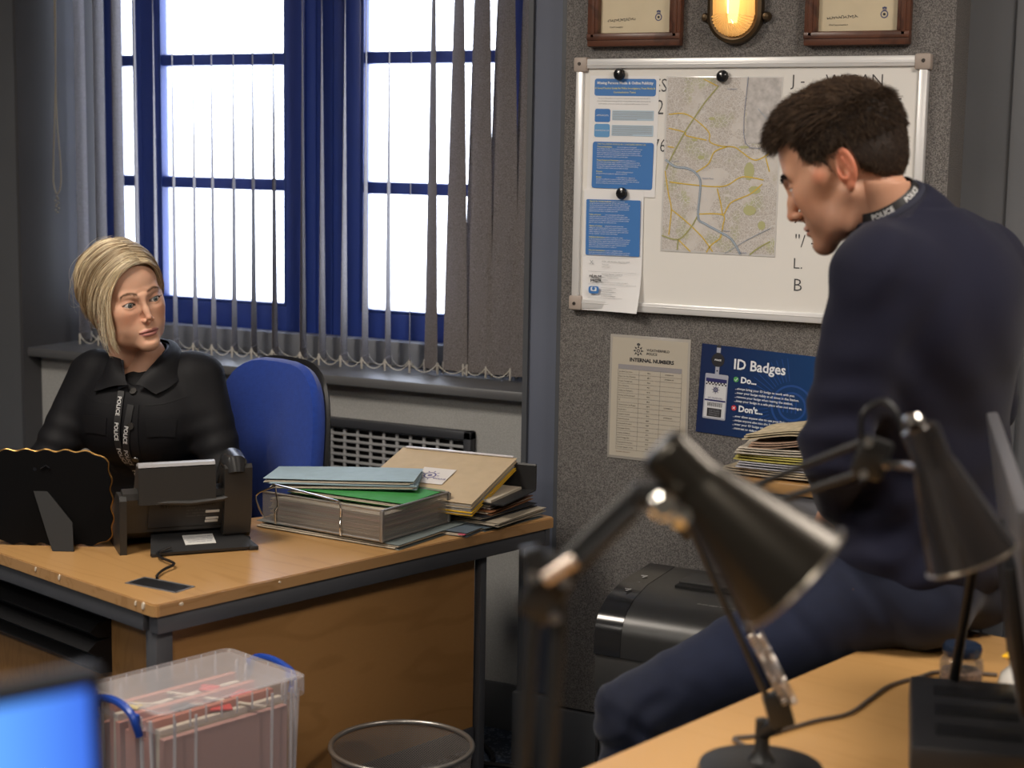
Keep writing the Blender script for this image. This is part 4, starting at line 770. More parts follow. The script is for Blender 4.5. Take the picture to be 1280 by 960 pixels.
for (x, y, w_, d_, r_, mi) in ((-.03, -.06, .16, .006, .9, 0), (.02, .03, .2, .008, .5, 0), (.03, .08, .03, .04, .3, 1), (.06, .01, .04, .03, 1.1, 1), (-.04, .06, .035, .03, .7, 1), (-.06, -.1, .04, .03, .4, 2), (0, -.04, .05, .035, .2, 3)): cm.box((x, y, .243), (w_, d_, .003), r=R3(.05, .04, r_), mi=mi)
cm.build('loose_slips', [PCREAM, REDP, mat('yellow_slip', (.5, .4, .08), .7), BLK], bx)
# ---------------------------------------------------------------- wire waste basket
wbk = thing('waste_basket', 'round silver wire mesh waste basket beside the desk', 'waste basket', dw(.185, .5, 0), A16)
MESH2 = bpy.data.materials.new('basket_mesh'); MESH2.use_nodes = True; b = MESH2.node_tree.nodes['Principled BSDF']; b.inputs['Base Color'].default_value = (.3, .27, .25, 1); b.inputs['Metallic'].default_value = .5; b.inputs['Roughness'].default_value = .35
mesh_alpha(MESH2, 260, .34)
NS = 64; me = bpy.data.meshes.new('mesh_wall'); rb_, rt_, HB = .115, .148, .37; vs = []; fs = []
for i in range(2):
    for k in range(NS): a = 2 * math.pi * k / NS; r = (rb_, rt_)[i]; vs.append((r * math.cos(a), r * math.sin(a), (.004, HB)[i]))
fs = [(k, (k + 1) % NS, NS + (k + 1) % NS, NS + k) for k in range(NS)]; me.from_pydata(vs, [], fs); uv = me.uv_layers.new(name='UVMap')
for k in range(NS):
    for j, (u, v) in enumerate(((k, 0), (k + 1, 0), (k + 1, 1), (k, 1))): uv.data[k * 4 + j].uv = (u / NS * 2 * math.pi * .13, v * HB)
me.materials.append(MESH2); me.polygons.foreach_set('use_smooth', [True] * NS); o = bpy.data.objects.new('mesh_wall', me); COL.objects.link(o); o.parent = wbk
RIM = mat('brushed_rim', (.33, .31, .29), .3, metal=.8)
MB().tube([(rt_ * math.cos(k * .1309), rt_ * math.sin(k * .1309), HB) for k in range(48)], .0055, 10, closed=True).build('rim', RIM, wbk)
MB().lathe([(0, .004), (rb_, .004), (rb_ + .002, .012), (rb_ + .002, 0), (0, 0)], n=48).build('base', RIM, wbk)
# ---------------------------------------------------------------- shredder
sh = thing('paper_shredder', 'black office paper shredder standing against the pinboard', 'shredder', (-1.19, 3.1, 0), 0)
SB = mat('shredder_black', (.016, .016, .016), .35); SB2 = mat('shredder_dark_grey', (.03, .03, .03), .5)
pf_ = [(0, .555), (.003, .60), (.012, .625), (.03, .645), (.07, .665), (.14, .68), (.3, .685), (.3, .555)]
MB().prism(pf_, -.14, .17, axis='x').build('head', SB, sh, angle=50)
MB().prism([(a + (-.001 if a < .2 else .0), b_ + .001) for a, b_ in pf_], -.2, -.1395, axis='x').build('control_panel', GLOSSBLK, sh, angle=50)
MB().box((-.015, .152, .515), (.37, .296, .08), bev=.004).build('collar', SB2, sh)
MB().box((-.015, .155, .245), (.366, .29, .46), bev=.006).build('bin', mat('bin_black', (.008, .008, .009), .5), sh)
gv = MB()
for k in range(26): gv.box((-.19 + k * .0135, .0085, .27), (.005, .004, .36), bev=.001)
gv.build('bin_grille', BLK, sh)
MB().box((.02, .16, .6825), (.2, .022, .006)).build('feed_slot', mat('slot_dark', (.002, .002, .002), .8), sh)
MB().box((.03, .21, .688), (.22, .08, .006), bev=.002).build('hopper_flap', SB2, sh)
ic = MB(); Mt = Matrix.Translation((0, .10, .6765)) @ Matrix.Rotation(-math.pi / 2 + .1, 4, 'X')
for k in range(3): stroke(ic, [(-.175 + k * .0, .0 + k * .045), (-.162, .003 + k * .045), (-.168, -.01 + k * .045)], .004)
ic.xf(Mt).build('icons', mat('grey_icon', (.4, .4, .4), .5), sh, smooth=False, recalc=False)
tx = MB(); text(tx, 'CROSS CUT', .0, .118, .016, 0, M=Mt); text(tx, 'shreds paper and cards', .0, -.028, .009, 0, M=Mt); tx.build('lettering', mat('silver_print', (.3, .3, .29), .4), sh, smooth=False, recalc=False)
# ---------------------------------------------------------------- low cabinet with maps behind the man
cb = thing('filing_cabinet', 'low grey metal cabinet with wooden top against the pinboard', 'cabinet', (-.98, 3.58, 0), 0)
MB().box((0, 0, .435), (.5, .28, .87), bev=.004).build('carcass', mat('cabinet_grey', (.16, .16, .18), .4), cb)
MB().box((0, -.005, .884), (.52, .3, .026), bev=.003).build('top', OAK, cb)
for k in range(4):
    d_ = MB().box((0, -.145, .1 + k * .21), (.48, .014, .2), bev=.003).build('drawer', mat('drawer_grey', (.18, .18, .2), .4), cb)
    MB().box((-.15, -.154, .14 + k * .21), (.07, .004, .03), bev=.001).build('label_holder', mat('clear_holder', (.35, .35, .37), .25), d_); MB().box((0, -.157, .14 + k * .21), (.1, .01, .012), bev=.002).build('handle', GREYMET, d_)
MAPS = [((.5, .42, .3), 'lowest cream map'), ((.42, .42, .46), 'bluish grey map'), ((.52, .46, .12), 'yellow-edged map'), ((.55, .5, .42), 'white map'), ((.36, .24, .17), 'brown map'), ((.5, .42, .28), 'uppermost crumpled map')]
z_ = .899
for k, (c_, lab) in enumerate(MAPS):
    t_ = thing('folded_map', lab + ' of the untidy pile on the grey cabinet', 'map', (-1.1 + .012 * ((k * 5) % 3), 3.54, z_), rnd.uniform(-.12, .16), 'folded maps on the cabinet')
    up = k >= 4
    m_ = mat('map_paper_%d' % k, c_, .8, var=.25, vscale=50)
    mb = MB(); L_ = .29 - .015 * k
    for q in range(3):
        zq = .0035 + q * .005
        mb.sheet(lambda u, v: ((u - .5) * L_ + .004 * q, (v - .5) * .2, zq + (.012 * u * u if not up else (.02 * u + .006 * math.sin(5 * u + k))) + .002 * math.sin(8 * v + q) * 1), 8, 5, .0022)
    mb.build('folded_sheets', m_, t_); t_.rotation_euler.y = .02; z_ += .0165
# ================================================================ FOREGROUND DESKS
A14 = math.radians(-13.7)
OAKF = wood('light_oak_laminate', (.56, .32, .12), (.50, .275, .095), 1.2, (1, 7, 1), .38, coat=.1)
def plain_desk(label, x, y, w_, d_, sep=0):
    t = thing('office_desk', label, 'desk', (x, y, 0), A14)
    MB().box((w_ / 2, -d_ / 2, .7325), (w_, d_, .025), bev=.003).build('desktop', OAKF, t)
    MB().box((w_ / 2, -.03, .70), (w_ - .04, .03, .04)).build('back_rail', STEEL, t); MB().box((w_ / 2, -d_ + .03, .70), (w_ - .04, .03, .04)).build('front_rail', STEEL, t)
    for a in (.03, w_ - .03): MB().box((a, -d_ / 2, .70), (.03, d_ - .1, .04)).build('side_rail', STEEL, t)
    for a in (.04, w_ - .04):
        for b_ in (.04, d_ - .04): MB().box((a, -b_, .34), (.04, .04, .68), bev=.003).build('leg', STEEL, t)
    return t
plain_desk('light oak desk in the right foreground that the man perches on', -.683, 3.04, 1.45, 1.6)
plain_desk('nearest light oak desk carrying the blurred black lamp, mostly below the picture', -1.064, 1.474, 1.45, .95)
# ---------------------------------------------------------------- spring-arm lamps
GUN = mat('gunmetal_enamel', (.034, .03, .024), .3, metal=.75); LB = mat('lamp_black', (.012, .012, .012), .4)
def spring(mb, a, b_, r, turns, wr=.0012):
    a = Vector(a); b_ = Vector(b_); d = b_ - a; u = d.orthogonal().normalized(); v = d.normalized().cross(u); N = turns * 10
    mb.tube([a + d * (k / N) + (u * math.cos(k * .628) + v * math.sin(k * .628)) * r for k in range(N + 1)], wr, 5)
def shade(t, a, b_, prof, m, inner):
    a = Vector(a); b_ = Vector(b_); R_ = Vector((0, 0, 1)).rotation_difference(b_ - a).to_matrix(); L = (b_ - a).length
    MB().lathe([(r, z * L) for r, z in prof], a, 48, r=R_).build('lamp_shade', m, t, angle=50)
    n_ = len(prof); rr_ = prof[-1][0]; zi = max(i for i, p in enumerate(prof)); 
    MB().lathe([(0, .2 * L)] + [(r - .0015, z * L) for r, z in prof if z > .25] , a, 40, r=R_).build('shade_lining', inner, t)
    MB().tube([a + R_ @ Vector((rr_ * math.cos(k * .2618 / 2), rr_ * math.sin(k * .2618 / 2), L)) for k in range(48)], .0016, 6, closed=True).build('shade_rim', mat('rim_metal', (.3, .27, .22), .3, metal=.8), t)
    MB().lathe([(0, 0), (.017, .012 * 1), (.020, .04), (.014, .042), (.03, .075), (.02, .095), (0, .1)], a + (b_ - a) * .3, 20, r=R_).build('bulb', mat('pearl_bulb', (.6, .58, .54), .3), t)
LIN = mat('white_lining', (.6, .58, .54), .5)
class Fr:  # metres in a frame turned 27.3 degrees: x to the right of the picture plane, y away
    def __init__(s, o): s.o = Vector(o); s.M = Matrix.Rotation(math.radians(27.31), 4, 'Z').inverted()
    def __call__(s, w_): return s.M @ (Vector(w_) - s.o)
# near lamp: foot on the nearest desk
o = Vector((-.617, 1.225, .745)); la_ = thing('spring_arm_lamp', 'nearest black spring-arm desk lamp, large cone shade in front of the pinboard', 'desk lamp', tuple(o), math.radians(27.31)); f = Fr(o)
base_ = Vector((0, 0, 0)); piv = Vector((.0, .0, .085)); elb = f((-.617, 1.276, 1.222)); hd_ = f((-.545, 1.327, 1.303))
MB().lathe([(0, 0), (.088, 0), (.09, .004), (.088, .016), (.07, .022), (.02, .026), (.012, .05), (.012, .075), (0, .077)], base_, 40).build('base', LB, la_)
fork = MB(); fork.box(piv + Vector((0, 0, 0)), (.03, .022, .055), bev=.004); fork.build('pivot_block', LB, la_)
for s_ in (-1, 1): MB().tube([piv + Vector((s_ * .0115, 0, .01)), elb + Vector((s_ * .0115, 0, -.01))], .0062, 8).build('lower_arm', LB, la_)
spm = MB(); spring(spm, piv + Vector((-.004, -.012, .015)), piv + Vector((-.003, -.012, .155)), .0055, 26); spring(spm, piv + Vector((.010, -.012, .015)), piv + Vector((.012, -.012, .155)), .0055, 26); spm.build('spring', mat('spring_steel', (.6, .55, .5), .3, metal=.9), la_)
MB().box(elb, (.034, .02, .06), r=R3(0, .5, 0), bev=.005).box(elb + Vector((-.012, 0, .022)), (.02, .018, .03), r=R3(0, -.2, 0), bev=.004).build('elbow_plate', LB, la_)
for (dx_, dz) in ((.006, -.022), (-.014, .014), (.014, .01)): MB().tube([elb + Vector((dx_, -.018, dz)), elb + Vector((dx_, .018, dz))], .0055, 12).build('pivot_bolt', CHROME, la_)
for s_ in (-1, 1): MB().tube([elb + Vector((0, s_ * .004, s_ * .0075 + .004)), hd_ + Vector((-.012, s_ * .004, s_ * .0075 - .004))], .0068, 8).build('upper_arm', LB, la_)
MB().tube([elb + Vector((-.004, -.018, .012)), elb + Vector((.022, -.018, .03))], .0062, 12).build('spring_end', mat('brassy_spring', (.6, .5, .42), .3, metal=.8), la_)
MB().box(hd_, (.03, .02, .022), bev=.004).build('shade_bracket', LB, la_)
MB().lathe([(0, 0), (.010, .0), (.0125, .004), (.0125, .010), (.009, .013), (0, .013)], f((-.528, 1.315, 1.300)), 20, r=R3(math.pi / 2)).build('wing_knob', mat('bright_chrome', (.95, .93, .85), .12, metal=1), la_)
MB().lathe([(0, 0), (.008, .0), (.0095, .003), (.0095, .009), (0, .011)], f((-.514, 1.320, 1.291)), 20, r=R3(math.pi / 2)).build('wing_knob', bpy.data.materials['bright_chrome'], la_)
shade(la_, f((-.538, 1.336, 1.344)), f((-.425, 1.372, 1.235)), [(0, -.03), (.016, -.03), (.023, 0), (.0245, .03), (.0245, .24), (.028, .30), (.0585, 1)], GUN, LIN)
# second lamp: foot on the man's desk
o = Vector((-.70, 2.14, .745)); lb_ = thing('spring_arm_lamp', 'second grey spring-arm lamp with round base, shade beside the dark monitor', 'desk lamp', tuple(o), math.radians(27.31)); f = Fr(o)
piv = f((-.672, 2.035 + .085, .85)); elb = f((-.775, 2.04, 1.118)); hub = f((-.513, 1.915, 1.248)); 
MB().lathe([(0, 0), (.086, 0), (.088, .004), (.086, .013), (.06, .019), (.02, .022), (.010, .035), (.010, .08), (0, .082)], (0, 0, 0), 40).build('base', LB, lb_)
MB().tube([(0, 0, .06), piv + Vector((0, 0, -.02))], .011, 10).box(piv + Vector((0, 0, 0)), (.034, .022, .05), r=R3(0, -.3, 0), bev=.004).build('pivot_block', LB, lb_)
for s_ in (-1, 1): MB().tube([piv + Vector((s_ * .009 - .004, s_ * .004, .01)), elb + Vector((s_ * .008, s_ * .004, 0))], .0042, 8).build('lower_arm', LB, lb_)
for s_ in (-1, 1):
    q_ = MB(); spring(q_, piv + Vector((.014 + s_ * .006, -.012, .012)), piv + (elb - piv) * .42 + Vector((.014 + s_ * .006, -.012, 0)), .0048, 24); q_.build('spring', bpy.data.materials['spring_steel'], lb_)
MB().box(elb, (.034, .016, .05), r=R3(0, .9, 0), bev=.004).build('elbow_plate', LB, lb_)
MB().tube([elb + Vector((0, 0, .012)), hub + Vector((-.002, 0, .02))], .0048, 8).build('upper_arm', LB, lb_); MB().tube([elb + Vector((.004, 0, -.012)), hub + Vector((-.004, 0, -.018))], .0048, 8).build('upper_arm', LB, lb_)
MB().box(hub + Vector((.008, 0, 0)), (.04, .014, .05), r=R3(0, .3, 0), bev=.006).build('head_plate', LB, lb_)
for (dx_, dz) in ((.0, .02), (-.004, -.018), (.024, -.006)): MB().lathe([(0, -.012), (.006, -.012), (.006, .012), (0, .012)], hub + Vector((dx_, 0, dz)), 14, r=R3(math.pi / 2)).build('pivot_bolt', CHROME, lb_)
sh0 = f((-.437, 1.857, 1.297)); sh1 = f((-.374, 1.870, 1.152))
MB().tube([hub + Vector((.022, -.004, -.006)), sh0.lerp(sh1, .3) + Vector((-.02, 0, 0))], .0052, 12).build('link', CHROME, lb_)
shade(lb_, sh0, sh1, [(0, -.04), (.012, -.04), (.0205, -.01), (.0215, .03), (.0215, .24), (.026, .32), (.0525, 1)], mat('grey_enamel', (.07, .063, .062), .22, metal=.8, coat=.8), LIN)
MB().lathe([(0, -.004), (.011, -.003), (.013, .003), (.010, .009), (0, .01)], sh0 + Vector((-.010, -.012, .008)), 16, r=R3(-.5)).build('switch', CHROME, lb_)
MB().tube(spline([hub + Vector((-.004, 0, .01)), hub + Vector((-.006, 0, .05)), hub + Vector((.016, 0, .068)), hub + Vector((.032, -.01, .055)), hub + Vector((.042, -.02, .02))], 8), .0035, 8).build('flex', BLK, lb_)
MB().tube(spline([f((-.735, 2.30, .7485)), f((-.70, 2.38, .7485)), f((-.663, 2.442, .7485)), f((-.652, 2.53, .7485)), f((-.642, 2.612, .7485)), f((-.612, 2.68, .7485)), f((-.585, 2.73, .7485)), f((-.50, 2.76, .7485))], 8), .0034, 8).tube(spline([Vector((.0, .08, .006)), Vector((-.02, .13, .004)), f((-.76, 2.27, .7485)), f((-.735, 2.30, .7485))], 6), .0034, 8).build('mains_lead', mat('grey_lead', (.09, .07, .055), .5), lb_)
# ---------------------------------------------------------------- monitor on the right, seen almost edge-on
scn = thing('monitor', 'dark monitor at the right edge, seen edge-on behind lamp shade', 'monitor', (-.508, 2.629, .745), math.atan2(-.970, .245))
# local x runs along the width towards the camera, local -y is the back
TL_ = Matrix.Translation((0, 0, .464)) @ Matrix.Rotation(math.radians(9.5), 4, 'X')
MB().box((.375, .0, -.205), (.75, .018, .41), bev=.004).build('housing', mat('monitor_grey', (.11, .11, .12), .28), scn).matrix_local = TL_
MB().box((.375, .0096, -.20), (.73, .0012, .38)).build('screen', mat('dark_glossy_screen', (.035, .035, .042), .08, coat=.5), scn).matrix_local = TL_
MB().box((.375, -.016, -.22), (.3, .018, .2), bev=.006).build('rear_cover', BLK, scn).matrix_local = TL_
MB().tube([(.26, -.028, .28), (.15, -.032, .16), (.05, -.037, .04)], [.008, .0075, .0085], 10).build('stand_neck', BLK, scn)
bs = MB().box((.21, -.015, .0225), (.33, .18, .045), bev=.008).build('stand_base', mat('base_charcoal', (.02, .02, .022), .4), scn)
for k in range(3): MB().box((.12 + k * .09, -.01, .0455), (.05, .12, .002), bev=.0008).build('base_recess', BLK, bs)
# jar and ornament
jr = thing('glass_jar', 'small clear jar with dark blue lid standing behind the monitor base', 'jar', (-.545, 2.69, .745))
JG = mat('clear_glass', (.85, .85, .85), .05, trans=.9, alpha=.5)
MB().lathe([(0, .001), (.028, .001), (.034, .006), (.036, .03), (.034, .042), (.028, .048), (.026, .05)], n=28).build('jar_body', JG, jr)
MB().lathe([(0, .003), (.027, .003), (.032, .008), (.033, .024), (0, .03)], n=24).build('contents', mat('mixed_sweets', (.22, .14, .1), .5, var=.8, vscale=120), jr)
MB().lathe([(.0, .050), (.030, .050), (.0315, .053), (.0315, .064), (.029, .068), (.01, .0695), (0, .0695)], n=28).build('lid', mat('dark_blue_gloss_lid', (.012, .02, .04), .15), jr)
orn = thing('ornament', 'small white figurine with yellow and green details beside the jar', 'ornament', (-.452, 2.70, .745), .3)
OW_ = mat('glazed_white', (.62, .6, .56), .25)
MB().lathe([(0, 0), (.03, 0), (.036, .012), (.032, .028), (.02, .04), (.016, .055), (.012, .068), (.008, .076), (0, .08)], n=24).build('body', OW_, orn); MB().lathe([(0, -.0115), (.008, -.0085), (.0115, 0), (.008, .0085), (0, .0115)], (0, 0, .088), 18).build('head', OW_, orn)
MB().lathe([(0, -.005), (.006, 0), (0, .005)], (-.012, -.006, .071), 10).build('leaf', mat('lime_green', (.3, .55, .04), .4), orn); MB().lathe([(0, -.007), (.008, 0), (0, .007)], (-.022, -.008, .060), 10, sx=1.4).build('beak', mat('bright_yellow', (.8, .45, .01), .4), orn)
# ---------------------------------------------------------------- blurred monitor bottom left
m2 = thing('monitor', 'black-framed monitor with bright blue screen at the lower left corner', 'monitor', (-.735, .475, .757), math.atan2(.922, .387))
SCR = bpy.data.materials.new('blue_desktop_screen'); SCR.use_nodes = True; n = SCR.node_tree.nodes; l = SCR.node_tree.links; n.clear(); tc = n.new('ShaderNodeTexCoord'); sx_ = n.new('ShaderNodeSeparateXYZ'); l.new(tc.outputs['Object'], sx_.inputs[0]); gr = n.new('ShaderNodeValToRGB'); mr = n.new('ShaderNodeMapRange'); mr.inputs[1].default_value = .05; mr.inputs[2].default_value = .26; l.new(sx_.outputs[0], mr.inputs[0]); l.new(mr.outputs[0], gr.inputs[0])
e = gr.color_ramp.elements; e[0].position = 0; e[0].color = (.35, .72, 1, 1); e[1].position = 1; e[1].color = (.03, .09, .50, 1); e2 = e.new(.55); e2.color = (.12, .36, .85, 1)
em = n.new('ShaderNodeEmission'); em.inputs[1].default_value = .95; l.new(gr.outputs[0], em.inputs[0]); ou = n.new('ShaderNodeOutputMaterial'); l.new(em.outputs[0], ou.inputs[0])
TL_ = Matrix.Translation((0, 0, .545)) @ Matrix.Rotation(math.radians(-4), 4, 'X')
MB().box((0, .006, -.165), (.53, .022, .33), bev=.005).build('housing', BLK, m2).matrix_local = TL_
q_ = MB(); quad(q_, -.253, -.31, .253, -.010, -.006); q_.build('screen', SCR, m2, smooth=False, recalc=False).matrix_local = TL_
q_ = MB(); disc(q_, .222, -.062, .0065, -.0068); q_.build('screen_icon', mat('icon_white_glow', (.8, .9, 1), .5, emit=.9), m2, smooth=False, recalc=False).matrix_local = TL_
MB().box((0, .05, .2), (.05, .02, .4), bev=.004).build('stand_neck', BLK, m2); MB().box((0, .04, .008), (.24, .18, .016), bev=.006).build('stand_base', BLK, m2)
# ================================================================ PEOPLE (implicit surfaces)
import openvdb as vdb
class SDF:
    def __init__(s, lo, hi, h):
        s.h = h; s.lo = np.array(lo, np.float32); s.n = [int(math.ceil((b - a) / h)) + 1 for a, b in zip(lo, hi)]
        s.ax = [np.float32(lo[i]) + np.arange(s.n[i], dtype=np.float32) * np.float32(h) for i in range(3)]
        s.d = np.full(s.n, .06, np.float32)
    def _s(s, c, r):
        out = []
        for i in range(3):
            a = int(max(0, math.floor((c[i] - r - s.lo[i]) / s.h))); b = int(min(s.n[i], math.ceil((c[i] + r - s.lo[i]) / s.h) + 1))
            if b <= a: return None
            out.append(slice(a, b))
        return tuple(out)
    def op(s, c, r, fn, k=0, mode='u'):
        sl = s._s(c, r + k + .012)
        if sl is None: return s
        X = s.ax[0][sl[0]][:, None, None]; Y = s.ax[1][sl[1]][None, :, None]; Z = s.ax[2][sl[2]][None, None, :]
        b = fn(X, Y, Z).astype(np.float32); a = s.d[sl]
        if mode == 's': a = -a
        if k > 0: hh = np.maximum(k - np.abs(a - b), 0) / k; m = np.minimum(a, b) - hh * hh * k * .25
        else: m = np.minimum(a, b)
        s.d[sl] = m if mode == 'u' else -m
        return s
    def ell(s, c, r, R=None, k=.01, mode='u'):
        c = np.array(c, float); r = np.array(r, float)
        def fn(X, Y, Z):
            x, y, z = X - c[0], Y - c[1], Z - c[2]
            if R is not None: x, y, z = R[0][0] * x + R[1][0] * y + R[2][0] * z, R[0][1] * x + R[1][1] * y + R[2][1] * z, R[0][2] * x + R[1][2] * y + R[2][2] * z
            k0 = np.sqrt((x / r[0]) ** 2 + (y / r[1]) ** 2 + (z / r[2]) ** 2); k1 = np.sqrt((x / r[0] ** 2) ** 2 + (y / r[1] ** 2) ** 2 + (z / r[2] ** 2) ** 2) + 1e-6
            return k0 * (k0 - 1) / k1
        return s.op(c, max(r), fn, k, mode)
    def cone(s, a, b, ra, rb, k=.01, mode='u', sq=None):
        a = np.array(a, float); b = np.array(b, float); L = b - a; LL = float(L @ L); c = (a + b) / 2
        def fn(X, Y, Z):
            x, y, z = X - a[0], Y - a[1], Z - a[2]; t = np.clip((x * L[0] + y * L[1] + z * L[2]) / LL, 0, 1); 
            return np.sqrt((x - t * L[0]) ** 2 + (y - t * L[1]) ** 2 + (z - t * L[2]) ** 2) - (ra + (rb - ra) * t)
        return s.op(c, math.sqrt(LL) / 2 + max(ra, rb), fn, k, mode)
    def box(s, c, hd, R=None, k=.004, rad=.002, mode='u'):
        c = np.array(c, float)
        def fn(X, Y, Z):
            x, y, z = X - c[0], Y - c[1], Z - c[2]
            if R is not None: x, y, z = R[0][0] * x + R[1][0] * y + R[2][0] * z, R[0][1] * x + R[1][1] * y + R[2][1] * z, R[0][2] * x + R[1][2] * y + R[2][2] * z
            qx, qy, qz = np.abs(x) - hd[0] + rad, np.abs(y) - hd[1] + rad, np.abs(z) - hd[2] + rad
            return np.sqrt(np.maximum(qx, 0) ** 2 + np.maximum(qy, 0) ** 2 + np.maximum(qz, 0) ** 2) + np.minimum(np.maximum(qx, np.maximum(qy, qz)), 0) - rad
        return s.op(c, math.sqrt(sum(q * q for q in hd)), fn, k, mode)
    def disp(s, fn): s.d += fn(s.ax[0][:, None, None], s.ax[1][None, :, None], s.ax[2][None, None, :]).astype(np.float32) * (np.abs(s.d) < .03); return s
    def cut(s, fn): s.d = np.maximum(s.d, fn(s.ax[0][:, None, None], s.ax[1][None, :, None], s.ax[2][None, None, :]).astype(np.float32)); return s
    def mesh(s):
        g = vdb.FloatGrid(.06); g.copyFromArray(np.clip(s.d, -.06, .06)); pts, tri, qd = g.convertToPolygons(isovalue=0.0)
        pts = pts * s.h + s.lo; return pts, (qd[:, ::-1] if not len(tri) else [tuple(int(i) for i in q[::-1]) for q in qd] + [tuple(int(i) for i in q[::-1]) for q in tri])
def np_obj(name, V, F, m, parent, cols=None, smooth=True):
    me = bpy.data.meshes.new(name); F = np.array(F) if len({len(q) for q in F[:]}) == 1 else F
    if isinstance(F, np.ndarray) and F.ndim == 2:
        nf, k = F.shape; me.vertices.add(len(V)); me.vertices.foreach_set('co', np.asarray(V, np.float32).ravel()); me.loops.add(nf * k); me.loops.foreach_set('vertex_index', F.astype(np.int32).ravel())
        me.polygons.add(nf); me.polygons.foreach_set('loop_start', np.arange(nf, dtype=np.int32) * k); me.polygons.foreach_set('loop_total', np.full(nf, k, np.int32))
    else: me.from_pydata([tuple(v) for v in V], [], [tuple(f) for f in F])
    me.update(calc_edges=True); me.validate()
    if smooth: me.polygons.foreach_set('use_smooth', [True] * len(me.polygons))
    if cols is not None:
        a = me.color_attributes.new('col', 'FLOAT_COLOR', 'POINT'); c = np.ones((len(V), 4), np.float32); c[:, :3] = cols; a.data.foreach_set('color', c.ravel())
    me.materials.append(m); o = bpy.data.objects.new(name, me); COL.objects.link(o)
    if parent: o.parent = parent
    return o
def xform(M, V): V = np.asarray(V, float); M = np.array(M); return V @ M[:3, :3].T + M[:3, 3]
def smst(a, b, x): t = np.clip((x - a) / (b - a), 0, 1); return t * t * (3 - 2 * t)
def vn(P, f, seed=0):  # cheap smooth pseudo noise
    x, y, z = P[:, 0] * f + seed, P[:, 1] * f - seed, P[:, 2] * f + 2 * seed
    return (np.sin(x * 1.7 + 1.3 * np.sin(y * 1.1 + z)) + np.sin(y * 2.1 + 1.7 * np.sin(z * .9 + x)) + np.sin(z * 1.9 + 1.5 * np.sin(x * 1.2 - y))) / 3
def mix(a, b, t): return a * (1 - t[:, None]) + np.array(b) * t[:, None]
def euler_R(yaw, pitch, roll): return (Matrix.Rotation(math.radians(yaw), 3, 'Z') @ Matrix.Rotation(math.radians(pitch), 3, 'X') @ Matrix.Rotation(math.radians(roll), 3, 'Y'))
EYE = vcol_mat('eye_surface', .06, .6, coat=1)
LASH = mat('lash_dark', (.012, .008, .006), .6)
